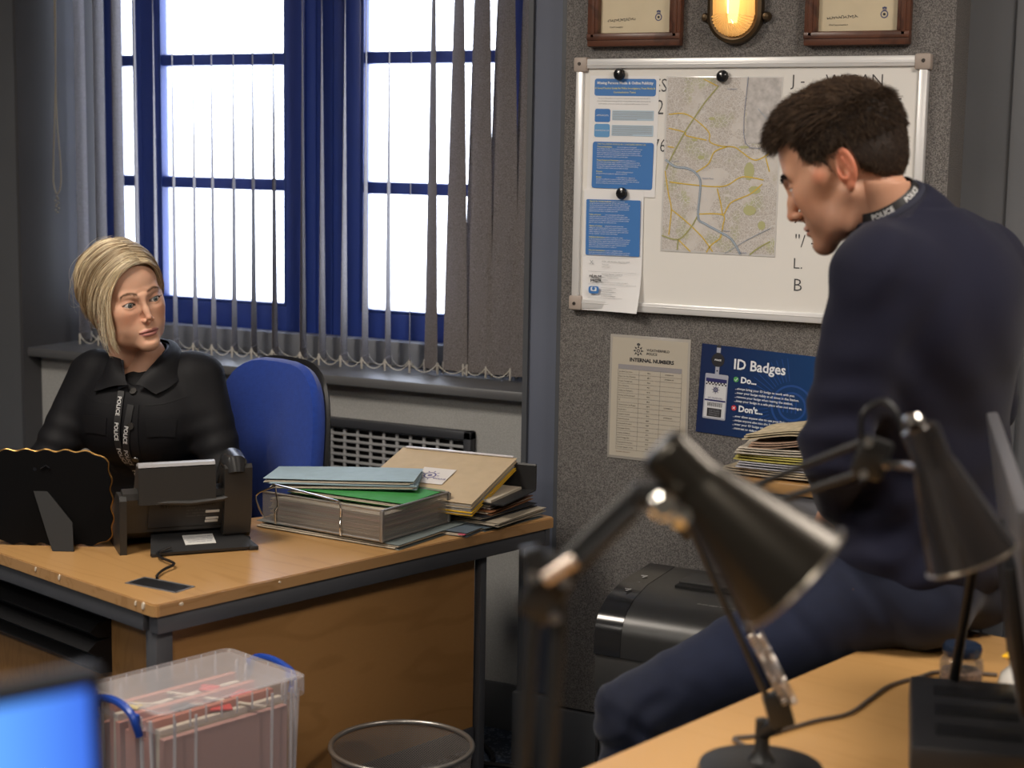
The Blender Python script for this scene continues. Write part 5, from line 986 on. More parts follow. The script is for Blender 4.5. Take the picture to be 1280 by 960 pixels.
# ---------------------------------------------------------------- head
def head_sdf(p, h=.0013):
    m = p.get('male', 0); S = SDF((-.088, -.13, -.17), (.088, .115, .125), h)
    S.ell((0, .014, .032), (.071, .090, .080), k=.0)
    S.ell((0, -.035, .042), (.054, .048, .050), k=.03)
    S.ell((0, -.028, -.022), (.055, .055, .070), k=.03)
    jw = .053 + .004 * m
    for q in (-1, 1):
        S.cone((q * jw, .0, -.048), (q * (.040 + .004 * m), -.035, -.080), .013, .013, k=.03)
        S.cone((q * (.040 + .004 * m), -.035, -.080), (q * .010, -.077, -.097), .013, .012, k=.03)
        S.ell((q * .034, -.061, -.030), (.022, .018, .021), k=.028)
        S.cone((q * .037, -.066, -.014), (q * .059, -.030, -.004), .012, .012, k=.026)
        S.ell((q * .028, -.058, -.058), (.022, .018, .020), k=.025)
    S.ell((0, -.083, -.096), (.016, .012, .0125), k=.018)
    S.ell((0, -.069, -.067), (.027, .024, .027), k=.02)
    for q in (-1, 1):
        S.cone((q * .010, -.0865 + .0022 * (1 - m), .016), (q * .040, -.0715 + .001 * (1 - m), .0205), .0046 + .0034 * m, .0046 + .002 * m, k=.018)
        S.ell((q * .0315, -.1005 + .0015 * m, .0005), (.0175, .016, .0105), k=.015, mode='s')
        S.ell((q * .012, -.097, -.004), (.006, .010, .012), k=.010, mode='s')
    S.cone((0, -.0855, .014), (0, -.0975, -.018), .0046 + .001 * m, .0056 + .002 * m, k=.013)
    S.cone((0, -.0965 - .001 * m, -.016), (0, -.1040 - .0025 * m, -.0315 - .003 * m), .0056 + .002 * m, .0072 + .002 * m, k=.008)
    for q in (-1, 1):
        S.ell((q * (.0096 + .001 * m), -.0965, -.0390), (.0052 + .0006 * m, .0080, .0055 + .0005 * m), k=.005)
        S.ell((q * .0052, -.1015, -.0455), (.0028, .0050, .0028), k=.002, mode='s')
    S.cone((0, -.1035, -.0415), (0, -.0925, -.0485), .0036, .0040, k=.004)
    # mouth
    for q in (-1, 1): S.ell((q * .0085, -.0915, -.0640), (.0150, .0062, .0040), R3(0, q * .18, q * .30), k=.004)
    S.ell((0, -.0912, -.0725), (.0165, .0076, .0056), k=.004)
    S.cone((-.0235, -.090, -.0683), (.0235, -.090, -.0683), .0012, .0012, k=.002, mode='s'); S.ell((0, -.098, -.0682), (.021, .0055, .0008), k=.0015, mode='s')
    S.ell((0, -.098, -.0845), (.016, .006, .004), k=.008, mode='s')
    # eyes: lids over the ball then the almond opening
    for q in (-1, 1):
        E = np.array((q * .0315, -.0735, -.001)); S.ell(E, (.0138,) * 3, k=.005)
        op = p.get('eye_open', 1.0)
        def fn(X, Y, Z, E=E, q=q):
            x = (X - E[0]); t = np.clip(1 - (x / .0146) ** 2, -1, 1); z = Z - E[2] - .0013 * q * x / .0138
            return np.maximum(np.maximum((z - .0056 * op * t), (-.0044 * op * t - z)) * .85, Y - (E[1] - .002)) + 0 * X
        S.op(E + np.array((0, -.012, 0)), .02, fn, .0008, 's')
        S.ell(E, (.0122,) * 3, k=0, mode='s')
    # ears
    for q in (-1, 1):
        R_ = R3(math.radians(-10), 0, q * math.radians(-24))
        e = Vector((q * .0735, .016, -.010))
        S.ell(e, (.0065, .0175, .031), R_, k=.004); S.ell(e + Vector((q * .001, -.008, -.006)), (.008, .009, .016), R_, k=.006)
        S.ell(e + Vector((q * .0075, -.001, .006)), (.0062, .0112, .020), R_, k=.003, mode='s')
        S.ell(e + Vector((q * .0065, -.004, -.003)), (.0085, .0072, .0112), R_, k=.002, mode='s')
        S.cone(e + Vector((q * .004, .001, .014)), e + Vector((q * .0045, .006, -.012)), .0021, .0024, k=.003)
        S.ell(e + Vector((q * -.001, -.006, -.0285)), (.0048, .0075, .0085), R_, k=.004)
    # neck
    nr = .046 + .006 * m
    S.cone((0, .022, -.055), (0, .040, -.145), nr, nr, k=.022); S.ell((0, .0, -.085), (.035, .045, .03), k=.025)
    return S
def skin_cols(P, base, p):
    m = p.get('male', 0); C = np.tile(np.array(base, float), (len(P), 1)); x, y, z = P.T; ax = np.abs(x); fr = smst(-.02, -.06, y)
    C *= (1 + .05 * vn(P, 60))[:, None]
    ch = np.exp(-(((ax - .043) / .018) ** 2 + ((z + .03) / .018) ** 2)) * fr
    C = mix(C, np.array(base) * (1.02, .72, .62), ch * (.55 if not m else .35))
    C = mix(C, np.array(base) * (1.0, .72, .68), np.exp(-((x / .014) ** 2 + ((z + .037) / .012) ** 2)) * fr * .4)
    # ears redder
    C = mix(C, np.array(base) * (1.05, .62, .55), smst(.068, .078, ax) * .8)
    if m: # shaven beard area
        b = smst(-.030, -.06, z) * smst(.045, .0, y) * (1 - np.exp(-((ax - .03) / .02) ** 2 - ((z + .02) / .02) ** 2)); C = mix(C, np.array(base) * (.62, .60, .62), b * .55)
    # lips
    zc = -.068; up = (z > zc); hw = .0245; t = np.clip(1 - (x / hw) ** 2, 0, 1); top = zc + .0085 * t ** .6 * (1 - .18 * np.exp(-(x / .004) ** 2)); bot = zc - .0105 * t ** .7
    l_ = smst(-.0012, .0012, np.minimum(top - z, z - bot)) * (t > 0) * (y < -.075)
    C = mix(C, p.get('lip', np.array(base) * (.78, .42, .42)), l_ * p.get('lipw', .85))
    C = mix(C, (.08, .02, .02), np.exp(-((z - zc) / .0011) ** 2) * (t > 0) * (y < -.078) * .7)
    # brows
    for q in (-1, 1):
        u = (q * x - .012) / .034; zb = .0205 + .0065 * np.sin(np.clip(u, 0, 1) * 2.3) - .004 * np.clip(u, 0, 1) ** 3 + p.get('brow_dz', 0)
        w_ = (.0034 - .0018 * np.clip(u, 0, 1)) * p.get('browh', 1); bm_ = np.exp(-((z - zb) / w_) ** 2 * 1.3) * smst(-.08, .08, u) * smst(1.08, .9, u) * (y < -.045)
        C = mix(C, p['brow'], bm_ * p.get('browk', .85))
        # liner / lash shadow line on lid edge
        E = (q * .0315, -.0735, -.001); xe = x - E[0]; t = 1 - (xe / .0142) ** 2; ze = z - E[2] - .0013 * q * xe / .0138
        d_ = np.abs(ze - .0056 * t); near = (t > -.15) * (y < -.07)
        C = mix(C, p.get('liner', (.06, .035, .03)), np.exp(-(d_ / .0013) ** 2) * near * p.get('linerk', .9))
        C = mix(C, p.get('liner', (.06, .035, .03)), np.exp(-(np.abs(ze + .0044 * t) / .0009) ** 2) * near * p.get('linerk', .9) * .6)
        C = mix(C, np.array(base) * (.62, .5, .48), np.exp(-(((q * x - .033) / .017) ** 2 + ((z - .0095) / .006) ** 2)) * (y < -.06) * p.get('shadow', .4))
    return np.clip(C, 0, 1)
def eyeball(q, M, gaze, iris, parent):
    # pole along gaze, rings tight around the iris
    th = [0, .10, .16, .20, .26, .34, .42, .47, .50, .54, .60, .8, 1.1, 1.5, 2.0, 2.6, math.pi]; N = 32; V = [(0, -1, 0)]; cols = [(.004, .004, .004)]; F = []
    def cc(t):
        if t < .19: return (.004, .004, .004)
        if t < .44: return tuple(np.array(iris) * (1.0 + .25 * math.sin(t * 40)))
        if t < .52: return tuple(np.array(iris) * .28)
        return (.60, .56, .53)
    for t in th[1:-1]:
        for k in range(N): a = 2 * math.pi * k / N; V.append((math.sin(t) * math.cos(a), -math.cos(t), math.sin(t) * math.sin(a))); cols.append(cc(t))
    V.append((0, 1, 0)); cols.append((.5, .4, .38)); R_ = len(th) - 2
    for k in range(N): F.append((0, 1 + k, 1 + (k + 1) % N))
    for i in range(R_ - 1):
        for k in range(N): F.append((1 + i * N + k, 1 + (i + 1) * N + k, 1 + (i + 1) * N + (k + 1) % N, 1 + i * N + (k + 1) % N))
    for k in range(N): F.append((1 + (R_ - 1) * N + k, len(V) - 1, 1 + (R_ - 1) * N + (k + 1) % N))
    G = Matrix.Rotation(math.radians(gaze[0]), 4, 'Z') @ Matrix.Rotation(math.radians(gaze[1]), 4, 'X')
    V = np.array(V) * .0121; V = xform(M @ Matrix.Translation((q * .0315, -.0735, -.001)) @ G, V)
    return np_obj('eyeball', V, F, EYE, parent, np.array(cols))
def lashes(q, M, parent, r=.0007, ln=.006):
    E = np.array((q * .0315, -.0735, -.001)); mb = MB()
    for k in range(26):
        u = -1 + 2 * k / 25; x = u * .0135; z = .0056 * max(0, 1 - u * u) + .0013 * q * u; rr_ = .0141; y = -math.sqrt(max(1e-6, rr_ ** 2 - x * x - z * z)); a = Vector(E) + Vector((x, y, z))
        d = Vector((x * .5 + q * .002, -.007, .005)).normalized() * ln * (1 + .3 * u * q); mb.tube([a, a + d * .5 + Vector((0, 0, -.0006)), a + d + Vector((0, 0, .0008))], [r * .6, r * .45, r * .15], 3, caps=False)
    mb.xf(M).build('eyelashes', LASH, parent)
def strands(name, P, r, cols, m, parent, taper=.25, n=3):
    # P: (N, K, 3); tubes with n sides
    N, K, _ = P.shape; T = np.gradient(P, axis=1); T /= np.linalg.norm(T, axis=2, keepdims=True) + 1e-9
    ref = np.array((.3, .5, .81)); A = np.cross(T, ref); A /= np.linalg.norm(A, axis=2, keepdims=True) + 1e-9; B = np.cross(T, A)
    w_ = (np.sin(np.linspace(.25, math.pi - .12, K)) ** .5)[None, :, None]; rr_ = np.asarray(r).reshape(-1, 1, 1) * (taper + (1 - taper) * w_)
    ring = np.stack([P + (A * math.cos(2 * math.pi * j / n) + B * math.sin(2 * math.pi * j / n)) * rr_ for j in range(n)], 2)
    V = ring.reshape(-1, 3); idx = np.arange(N * K * n).reshape(N, K, n); F = []
    for j in range(n):
        k2 = (j + 1) % n; F.append(np.stack([idx[:, :-1, j], idx[:, :-1, k2], idx[:, 1:, k2], idx[:, 1:, j]], -1).reshape(-1, 4))
    F = np.concatenate(F); C = np.repeat(np.asarray(cols), K * n, axis=0)
    o = np_obj(name, V, F, m, parent, C); return o
def hand(S, wrist, fwd, up, side, curl=.5, L=.18):
    w_ = np.array(wrist, float); f = np.array(fwd, float); f /= np.linalg.norm(f); u = np.array(up, float); u -= f * (u @ f); u /= np.linalg.norm(u); s = np.cross(f, u) * side
    S.cone(w_, w_ + f * .02, .026, .028, k=.01)
    for q in (-.027, -.009, .009, .027): S.cone(w_ + f * .02 + s * q * .6, w_ + f * (.088 - abs(q) * .25) + s * q, .016, .0125, k=.008)
    for q, ln in ((-.029, .062), (-.0095, .076), (.0105, .080), (.030, .070)):
        a = w_ + f * (.088 - abs(q) * .2) + s * q; d = f; 
        for j, (fr, rr_) in enumerate(((.45, .0098), (.30, .0088), (.25, .0080))):
            ang = curl * (.5 + .5 * j); d2 = f * math.cos(ang) - u * math.sin(ang); b_ = a + d2 * ln * fr; S.cone(a, b_, rr_, rr_ * .92, k=.003); a = b_
    a = w_ + f * .03 + s * .026; b_ = a + (f * .75 + s * .6 - u * .3) * .038; c = b_ + (f * .95 + s * .15 - u * .25) * .03; S.cone(a, b_, .0145, .0115, k=.008); S.cone(b_, c, .011, .009, k=.003); S.cone(c, c + (f - u * .2) * .018, .009, .0078, k=.003)
def brow_strands(q, M, parent, m, col, n, seed, r=.00032, h=.0045, BVHs=None):
    r_ = np.random.RandomState(seed); u = r_.rand(n); x = q * (.012 + .034 * u); z = .0205 + .0065 * np.sin(u * 2.3) - .004 * u ** 3 + r_.normal(0, 1, n) * (.0020 - .0010 * u); P = []
    for i in range(n):
        hit = BVHs.ray_cast(Vector((x[i], -.2, z[i])), Vector((0, 1, 0)))[0]
        p = np.array(hit if hit else (x[i], -.08, z[i])); d = np.array((q * (.55 + .4 * u[i]), -.12, .45 - .75 * u[i])) + r_.normal(0, .12, 3); d /= np.linalg.norm(d)
        t = np.linspace(0, 1, 4)[:, None]; P.append(p + d * t * h + np.array((0, -.0006, 0)) + np.array((0, .0022, -.0008)) * t ** 2)
    P = np.array(P); strands('eyebrow', xform(M, P.reshape(-1, 3)).reshape(P.shape), r, np.tile(col, (n, 1)), m, parent)
def bv(V, F): return BVHTree.FromPolygons([Vector(v) for v in V], [tuple(int(i) for i in f) for f in F])
from mathutils.bvhtree import BVHTree
# ================================================================ WOMAN
FR27 = math.radians(27.31)
wo = thing('person', 'seated woman with tied-back blonde hair, black jacket and lanyard, head turned right', 'person', (-2.60, 3.13, 0), FR27)
SKINW = vcol_mat('woman_skin', .48, .35, sss=.12, bump=.04, bscale=700)
HAIRW = vcol_mat('blonde_hair', .32, .6); 
MW = Matrix.Translation((-.026, -.088, 1.248)) @ euler_R(38.5, 4, -12).to_4x4() @ Matrix.Scale(1.03, 4)
pw_ = dict(eye_open=1.22, brow=(.10, .05, .03), browh=1.0, browk=.8, brow_dz=.001, lip=(.40, .15, .14), liner=(.03, .018, .015), linerk=.95, shadow=.55)
S = head_sdf(pw_); V, F = S.mesh(); hd = np_obj('head', xform(MW, V), F, SKINW, wo, skin_cols(V, (.60, .345, .235), pw_))
HB_ = bv(V, F)
for q in (-1, 1): brow_strands(q, MW, hd, HAIRW, (.16, .09, .05), 80, 5 + q, r=.00026, BVHs=HB_)
for q in (-1, 1): eyeball(q, MW, (4, -1), (.10, .125, .13), hd); lashes(q, MW, hd)
# hair: guide curves lofted into a sheet, then strands over it
def resample(pts, K):
    s = spline([Vector(p) for p in pts], 10); s = np.array([tuple(v) for v in s]); L = np.r_[0, np.cumsum(np.linalg.norm(np.diff(s, axis=0), axis=1))]; t = np.linspace(0, L[-1], K); return np.stack([np.interp(t, L, s[:, i]) for i in range(3)], 1)
def loft(guides, K=22): return np.stack([resample(g, K) for g in guides])
def lofteval(G, s):  # s in [0, n-1]
    i = np.clip(np.floor(s).astype(int), 0, len(G) - 2); f = (s - i)[:, None, None]; f = f * f * (3 - 2 * f); return G[i] * (1 - f) + G[i + 1] * f
rs = np.random.RandomState(4)
HL = [[(.012, -.077, .084), (-.014, -.085, .086), (-.043, -.078, .068), (-.063, -.066, .030), (-.069, -.058, -.012), (-.070, -.054, -.055), (-.069, -.050, -.085), (-.061, -.048, -.108)],
      [(.011, -.072, .092), (-.018, -.082, .094), (-.052, -.070, .070), (-.073, -.050, .026), (-.077, -.038, -.020), (-.077, -.032, -.058), (-.074, -.030, -.088), (-.064, -.030, -.112)],
      [(.010, -.062, .103), (-.024, -.070, .106), (-.062, -.052, .080), (-.083, -.026, .040), (-.088, -.004, .0), (-.083, .016, -.034), (-.070, .040, -.056), (-.048, .070, -.062)],
      [(.006, -.038, .118), (-.034, -.042, .119), (-.074, -.018, .090), (-.093, .010, .046), (-.094, .034, .006), (-.080, .060, -.026), (-.058, .086, -.044), (-.035, .102, -.050)],
      [(.003, -.012, .126), (-.040, -.008, .124), (-.080, .020, .088), (-.094, .046, .044), (-.086, .074, .008), (-.064, .098, -.018), (-.040, .112, -.032), (-.02, .118, -.04)],
      [(.0, .020, .127), (-.034, .032, .121), (-.068, .060, .088), (-.076, .084, .048), (-.064, .104, .014), (-.045, .118, -.010), (-.03, .124, -.022), (-.012, .128, -.03)],
      [(.0, .050, .119), (-.016, .070, .108), (-.032, .094, .080), (-.036, .112, .046), (-.030, .122, .014), (-.022, .127, -.006), (-.014, .130, -.018), (-.004, .131, -.026)],
      [(.0, .056, .116), (.0, .075, .104), (.0, .099, .078), (.0, .116, .042), (.0, .126, .012), (.0, .130, -.008), (.0, .132, -.018), (.0, .133, -.026)]]
HR = [[(.010, -.077, .084), (.032, -.081, .081), (.054, -.068, .061), (.067, -.050, .034), (.075, -.030, .006), (.078, -.004, -.018), (.074, .030, -.034), (.060, .066, -.046)],
      [(.010, -.070, .092), (.032, -.078, .086), (.058, -.056, .062), (.074, -.034, .032), (.082, -.006, .004), (.083, .022, -.016), (.074, .052, -.034), (.056, .082, -.046)],
      [(.009, -.055, .106), (.036, -.060, .100), (.066, -.036, .072), (.082, -.012, .038), (.087, .014, .010), (.082, .042, -.012), (.068, .070, -.030), (.046, .096, -.042)],
      [(.006, -.035, .117), (.042, -.034, .108), (.074, -.010, .076), (.086, .014, .040), (.087, .040, .010), (.077, .064, -.010), (.058, .090, -.028), (.034, .108, -.038)],
      [(.003, -.010, .123), (.040, -.002, .115), (.076, .026, .078), (.084, .052, .036), (.077, .076, .006), (.060, .098, -.014), (.040, .112, -.028), (.02, .12, -.036)]] + [[(-x, y, z) for x, y, z in g] for g in HL[5:]]
GL = loft(HL); GR_ = loft(HR)
GL[2:, :, 0] *= .93; GL[:, :, 0] *= 1 - .05 * smst(-.02, .06, GL[:, :, 1]); GR_[:, :, 0] *= .95
GL[0:3, :, 0] += .0; 
def hair_colors(n, light, dark, seed, bias=.5):
    r_ = np.random.RandomState(seed); t = np.clip(r_.beta(1.6, 1.4, n) + bias - .5, 0, 1)[:, None]; return np.array(dark) * (1 - t) + np.array(light) * t
def sheet_obj(name, G, off, m, col, parent, M):
    nG, K, _ = G.shape; cen = np.array((0, .012, .01)); s = np.linspace(0, nG - 1, nG * 6); E_ = lofteval(G, s); D = E_ - cen; D /= np.linalg.norm(D, axis=2, keepdims=True); E_ = E_ + D * off
    n, K, _ = E_.shape; idx = np.arange(n * K).reshape(n, K); F = np.stack([idx[:-1, :-1], idx[1:, :-1], idx[1:, 1:], idx[:-1, 1:]], -1).reshape(-1, 4); Vv = E_.reshape(-1, 3)
    r_ = np.random.RandomState(3); cc = np.repeat(np.array(col)[None] * (r_.uniform(.7, 1.25, (n, 1))), K, axis=0)
    return np_obj(name, xform(M, Vv), F, m, parent, cc)
hair = sheet_obj('hair', GL[2:], -.005, HAIRW, (.34, .23, .12), wo, MW)
sheet_obj('hair_sweep', GR_, -.004, HAIRW, (.34, .23, .12), hair, MW)
hs = SDF((-.095, -.09, -.07), (.095, .16, .135), .003); hs.ell((0, .022, .036), (.082, .093, .084), k=0); hs.ell((0, .125, -.012), (.038, .030, .034), k=.01)
hs.ell((0, .05, -.03), (.065, .06, .05), k=.02)
hs.cut(lambda X, Y, Z: (-(Y) + (-.040) - .45 * (Z - .05) * (Z > .05)) + 0 * X); hs.cut(lambda X, Y, Z: -(Z + .060 - .6 * (Y - .05)) * .8 + 0 * X - (Y > .05) * 0)
V, F = hs.mesh(); np_obj('hair_mass', xform(MW, V), F, HAIRW, hair, np.array((.32, .21, .11))[None] * (1 + .3 * vn(V * (1, .3, .3), 300))[:, None])
def hair_strands(G, n, seed, smax, spread, lift, light, dark, name, r=.00055, endcut=(.85, 1), bias=.5, lock=.0, smin=0, wave=0.0):
    r_ = np.random.RandomState(seed); s = smin + r_.rand(n) * (smax - smin)
    if lock: s = np.clip(np.round(s * lock) / lock + r_.normal(0, .25 / lock, n), smin, smax)
    drift = r_.normal(0, .22, n); K = G.shape[1]; P = np.stack([lofteval(G[:, k:k + 1], np.clip(s + drift * (k / K) ** 1.2, smin, smax))[:, 0] for k in range(K)], 1); cen = np.array((0, .012, .01)); D = P - cen; D /= np.linalg.norm(D, axis=2, keepdims=True)
    t = np.linspace(0, 1, K)[None, :, None]; jit = r_.normal(0, 1, (n, 1, 3)) * spread; lkl = np.random.RandomState(77).uniform(-.0035, .0045, 400)[np.round(s * 9).astype(int) % 400]; P = P + D * (lkl[:, None, None] * np.sin(np.clip(t * 3.1, 0, 3.1))); P = P + jit * (.25 + t) + D * (r_.rand(n, 1, 1) * lift + lift * .2 * np.sin(t * 9 + r_.rand(n, 1, 1) * 6))
    ph_ = r_.rand(n, 1, 3) * .8 + np.round(s * 3)[:, None, None]; P = P + wave * np.sin(t * 11 + ph_ * 3) * t
    e = r_.uniform(*endcut, n); tt = np.linspace(0, 1, K); out = np.empty_like(P)
    for i in range(n):
        q = tt * e[i]
        for c in range(3): out[i, :, c] = np.interp(q, tt, P[i, :, c])
    lk = np.round(s * 9).astype(int); lb = np.random.RandomState(5).uniform(-.36, .34, 200)[lk % 200]
    t_ = np.clip(r_.beta(2, 2, n) + lb + bias - .5, 0, 1)[:, None]; t_ = np.clip(.5 + (t_ - .5) * 1.5, 0, 1); C = np.array(dark) * (1 - t_) + np.array(light) * t_
    return strands(name, xform(MW, out.reshape(-1, 3)).reshape(out.shape), r, C, HAIRW, hair)
BL, BD = (1.0, .88, .64), (.27, .165, .075)
hair_strands(GL, 2300, 1, len(GL) - 1.01, .0022, .007, BL, BD, 'hair_strands', bias=.5, smin=1.75, wave=.0012, lock=5)
hair_strands(GL, 300, 2, .42, .0018, .004, (.95, .84, .62), (.55, .40, .22), 'front_lock_strands', bias=.66, endcut=(.75, 1), wave=.0022, r=.0006)
hair_strands(GL, 620, 12, 1.9, .0022, .006, BL, BD, 'front_lock_strands', bias=.6, endcut=(.36, .66), smin=.3, wave=.003, r=.0005)
hair_strands(GL, 55, 13, 1.3, .005, .008, BL, BD, 'front_lock_strands', bias=.6, endcut=(.8, 1), smin=.5, wave=.004, r=.0004)
hair_strands(GR_, 1300, 3, len(GR_) - 1.01, .0014, .0055, BL, BD, 'hair_strands', bias=.46)
hair_strands(GL, 130, 6, 3.2, .006, .008, BL, BD, 'flyaway_strands', bias=.7, r=.0003, endcut=(.5, 1), smin=.5, wave=.004)
hair_strands(GL, 30, 7, 6.0, .012, .016, BL, BD, 'flyaway_strands', bias=.7, r=.00022, endcut=(.6, 1), smin=2, wave=.008)
# bun of swirled strands
Pb = []; r_ = np.random.RandomState(8)
for i in range(420):
    a0 = r_.rand() * 6.28; tl = np.linspace(0, 1, 14); ax_ = r_.normal(0, 1, 3); ax_ /= np.linalg.norm(ax_); u_ = np.cross(ax_, (0, 0, 1)); u_ /= np.linalg.norm(u_); v_ = np.cross(ax_, u_); R_ = .030 + r_.rand() * .010
    Pb.append(np.array((0, .125, -.012)) + np.outer(np.cos(a0 + tl * 3.6), u_) * R_ * 1.1 + np.outer(np.sin(a0 + tl * 3.6), v_) * R_ + .003 * r_.normal(0, 1, 3))
Pb = np.array(Pb); strands('bun_strands', xform(MW, Pb.reshape(-1, 3)).reshape(Pb.shape), .0006, hair_colors(420, BL, BD, 9), HAIRW, hair)
# body
WSK = vcol_mat('woman_body_skin', .5, .35)
def bodyF(yaw):  # axes for a torso: side (x+) and front vectors in the person frame
    a = math.radians(yaw); return np.array((math.cos(a), math.sin(a), 0)), np.array((math.sin(a), -math.cos(a), 0))
sd, ft = bodyF(-10)   # side = to her left (image right), front
up_ = np.array((0, 0, 1.))
def P_(c, s_=0, f_=0, z_=0, sd=sd, ft=ft): return np.array(c, float) + sd * s_ + ft * f_ + up_ * z_
RW = Matrix(((sd[0], -ft[0], 0), (sd[1], -ft[1], 0), (0, 0, 1)))
neck = np.array((.010, -.035, 1.075)); chest = np.array((.002, -.02, .965)); waist = np.array((.02, .06, .72)); pelv = np.array((.03, .12, .57))
S = SDF((-.36, -.42, .0), (.36, .36, 1.16), .0045)
S.cone(neck + (0, .0, .03), neck + (0, .01, -.04), .044, .05, k=.02); S.ell(chest, (.145, .09, .13), RW, k=.03); S.ell(waist, (.115, .08, .13), RW, k=.05); S.ell(pelv, (.15, .11, .10), RW, k=.04)
shL = P_(chest, -.146, -.012, .080); shR = P_(chest, .138, -.012, .086); elL = np.array((-.225, -.07, .835)); elR = np.array((.205, -.105, .825)); wrL = np.array((-.155, -.235, .778)); wrR = np.array((.06, -.245, .778))
for a, b_, c_ in ((shL, elL, wrL), (shR, elR, wrR)): S.cone(P_(a, 0, 0, 0), b_, .042, .034, k=.02); S.cone(b_, c_, .034, .022, k=.012)
hand(S, wrL, (.55, -.8, -.12), (0, 0, 1), 1, .25); hand(S, wrR, (-.5, -.8, -.12), (0, 0, 1), -1, .25)
kL = np.array((-.28, -.12, .52)); kR = np.array((-.05, -.26, .52))
for hp, kn in ((P_(pelv, -.08), kL), (P_(pelv, .08), kR)):
    an = kn + np.array((.02, .04, -.42)); S.cone(hp, kn, .07, .052, k=.03); S.cone(kn, an, .05, .035, k=.02); S.cone(an + (0, 0, -.03), an + (-.045, -.10, -.062), .022, .014, k=.02)
V, F = S.mesh(); np_obj('body', V, F, WSK, wo, np.tile((.50, .275, .18), (len(V), 1)))
# trousers and shoes
S = SDF((-.36, -.42, .0), (.28, .30, .74), .006); S.ell(pelv, (.165, .13, .115), RW, k=.0)
for hp, kn in ((P_(pelv, -.08), kL), (P_(pelv, .08), kR)): an = kn + np.array((.02, .04, -.40)); S.cone(hp, kn, .084, .066, k=.03); S.cone(kn, an, .064, .058, k=.02)
S.cut(lambda X, Y, Z: .09 - Z + 0 * X + 0 * Y); V, F = S.mesh(); np_obj('trousers', V, F, mat('black_trousers', (.012, .012, .014), .8), wo)
for kn in (kL, kR):
    an = kn + np.array((.02, .04, -.43)); S = SDF(an + (-.16, -.24, -.1), an + (.08, .08, .05), .005); S.cone(an + (0, .01, -.035), an + (-.05, -.13, -.052), .036, .03, k=.02); S.cut(lambda X, Y, Z: .004 - Z + 0 * X + 0 * Y); V, F = S.mesh(); np_obj('shoe', V, F, GLOSSBLK, wo)
# jacket
JK = vcol_mat('black_wool_jacket', .62, .16, sheen=.0, bump=.2, bscale=900)
S = SDF((-.33, -.36, .54), (.33, .24, 1.16), .0036)
S.ell(P_(chest, 0, 0, .01), (.168, .108, .135), RW, k=0); S.ell(waist, (.150, .112, .22), RW, k=.08); S.ell(P_(pelv, 0, 0, .05), (.16, .125, .10), RW, k=.06)
S.cone(P_(chest, -.120, -.008, .094), P_(neck, -.05, -.01, -.010), .046, .042, k=.04); S.cone(P_(chest, .116, -.008, .098), P_(neck, .05, -.01, -.006), .046, .042, k=.04)
for q in (-1, 1): S.ell(P_(chest, q * .058, .055, -.03), (.065, .045, .07), RW, k=.07)
for a, b_, c_ in ((shL, elL, wrL), (shR, elR, wrR)):
    S.cone(a, b_, .054, .050, k=.035); S.cone(b_, c_, .050, .036, k=.012)
# neck opening
S.ell(P_(neck, .0, .030, .012), (.047, .062, .060), RW, k=.006, mode='s'); S.cone(P_(neck, .0, .085, -.005), P_(neck, .0, .13, -.075), .030, .004, k=.008, mode='s')
# front placket, pockets flaps and seams as low relief
fz = P_(chest, 0, .115, 0)
S.cone(P_(chest, .012, .110, .03), P_(chest, .012, .118, -.14), .016, .016, k=.004) if False else None
def jfold(X, Y, Z):
    d = 0
    for (c, rr_, f, ph_, amp, dr) in ((elL, .10, 150, 0, .0035, (.3, .2, .9)), (elR, .11, 140, 1, .0035, (-.35, .1, .9)), (shL, .08, 120, .5, .0024, (.8, .2, -.5)), (shR, .08, 120, .2, .0024, (-.8, .2, -.5)), (waist, .16, 75, 2, .003, (.1, .2, 1)), (chest, .14, 70, 1.1, .0016, (.7, .1, .6))):
        g = np.exp(-((X - c[0]) ** 2 + (Y - c[1]) ** 2 + (Z - c[2]) ** 2) / rr_ ** 2); w_ = np.sin(f * .3 * (X * dr[1] - Y * dr[0]) + 2); d = d + amp * g * np.sin(f * (X * dr[0] + Y * dr[1] + Z * dr[2]) + ph_ + w_)
    return d
S.disp(jfold); V, F = S.mesh(); jcol = np.tile((.0065, .0065, .008), (len(V), 1)); jk = np_obj('jacket', V, F, JK, wo, jcol)
# inner shirt filling the opening below the throat
S = SDF((-.12, -.2, .86), (.12, .12, 1.12), .004); S.ell(P_(chest, 0, -.004, .0), (.13, .096, .128), RW, k=0); S.cone(P_(neck, 0, .0, -.025), P_(neck, 0, .01, -.05), .052, .06, k=.02); S.cone(P_(neck, 0, .07, .01), P_(neck, 0, .10, -.05), .022, .008, k=.01, mode='s')
V, F = S.mesh(); np_obj('shirt', V, F, mat('black_shirt', (.005, .005, .006), .7, spec=.2), wo)
BTN = mat('dark_button', (.03, .028, .026), .25)
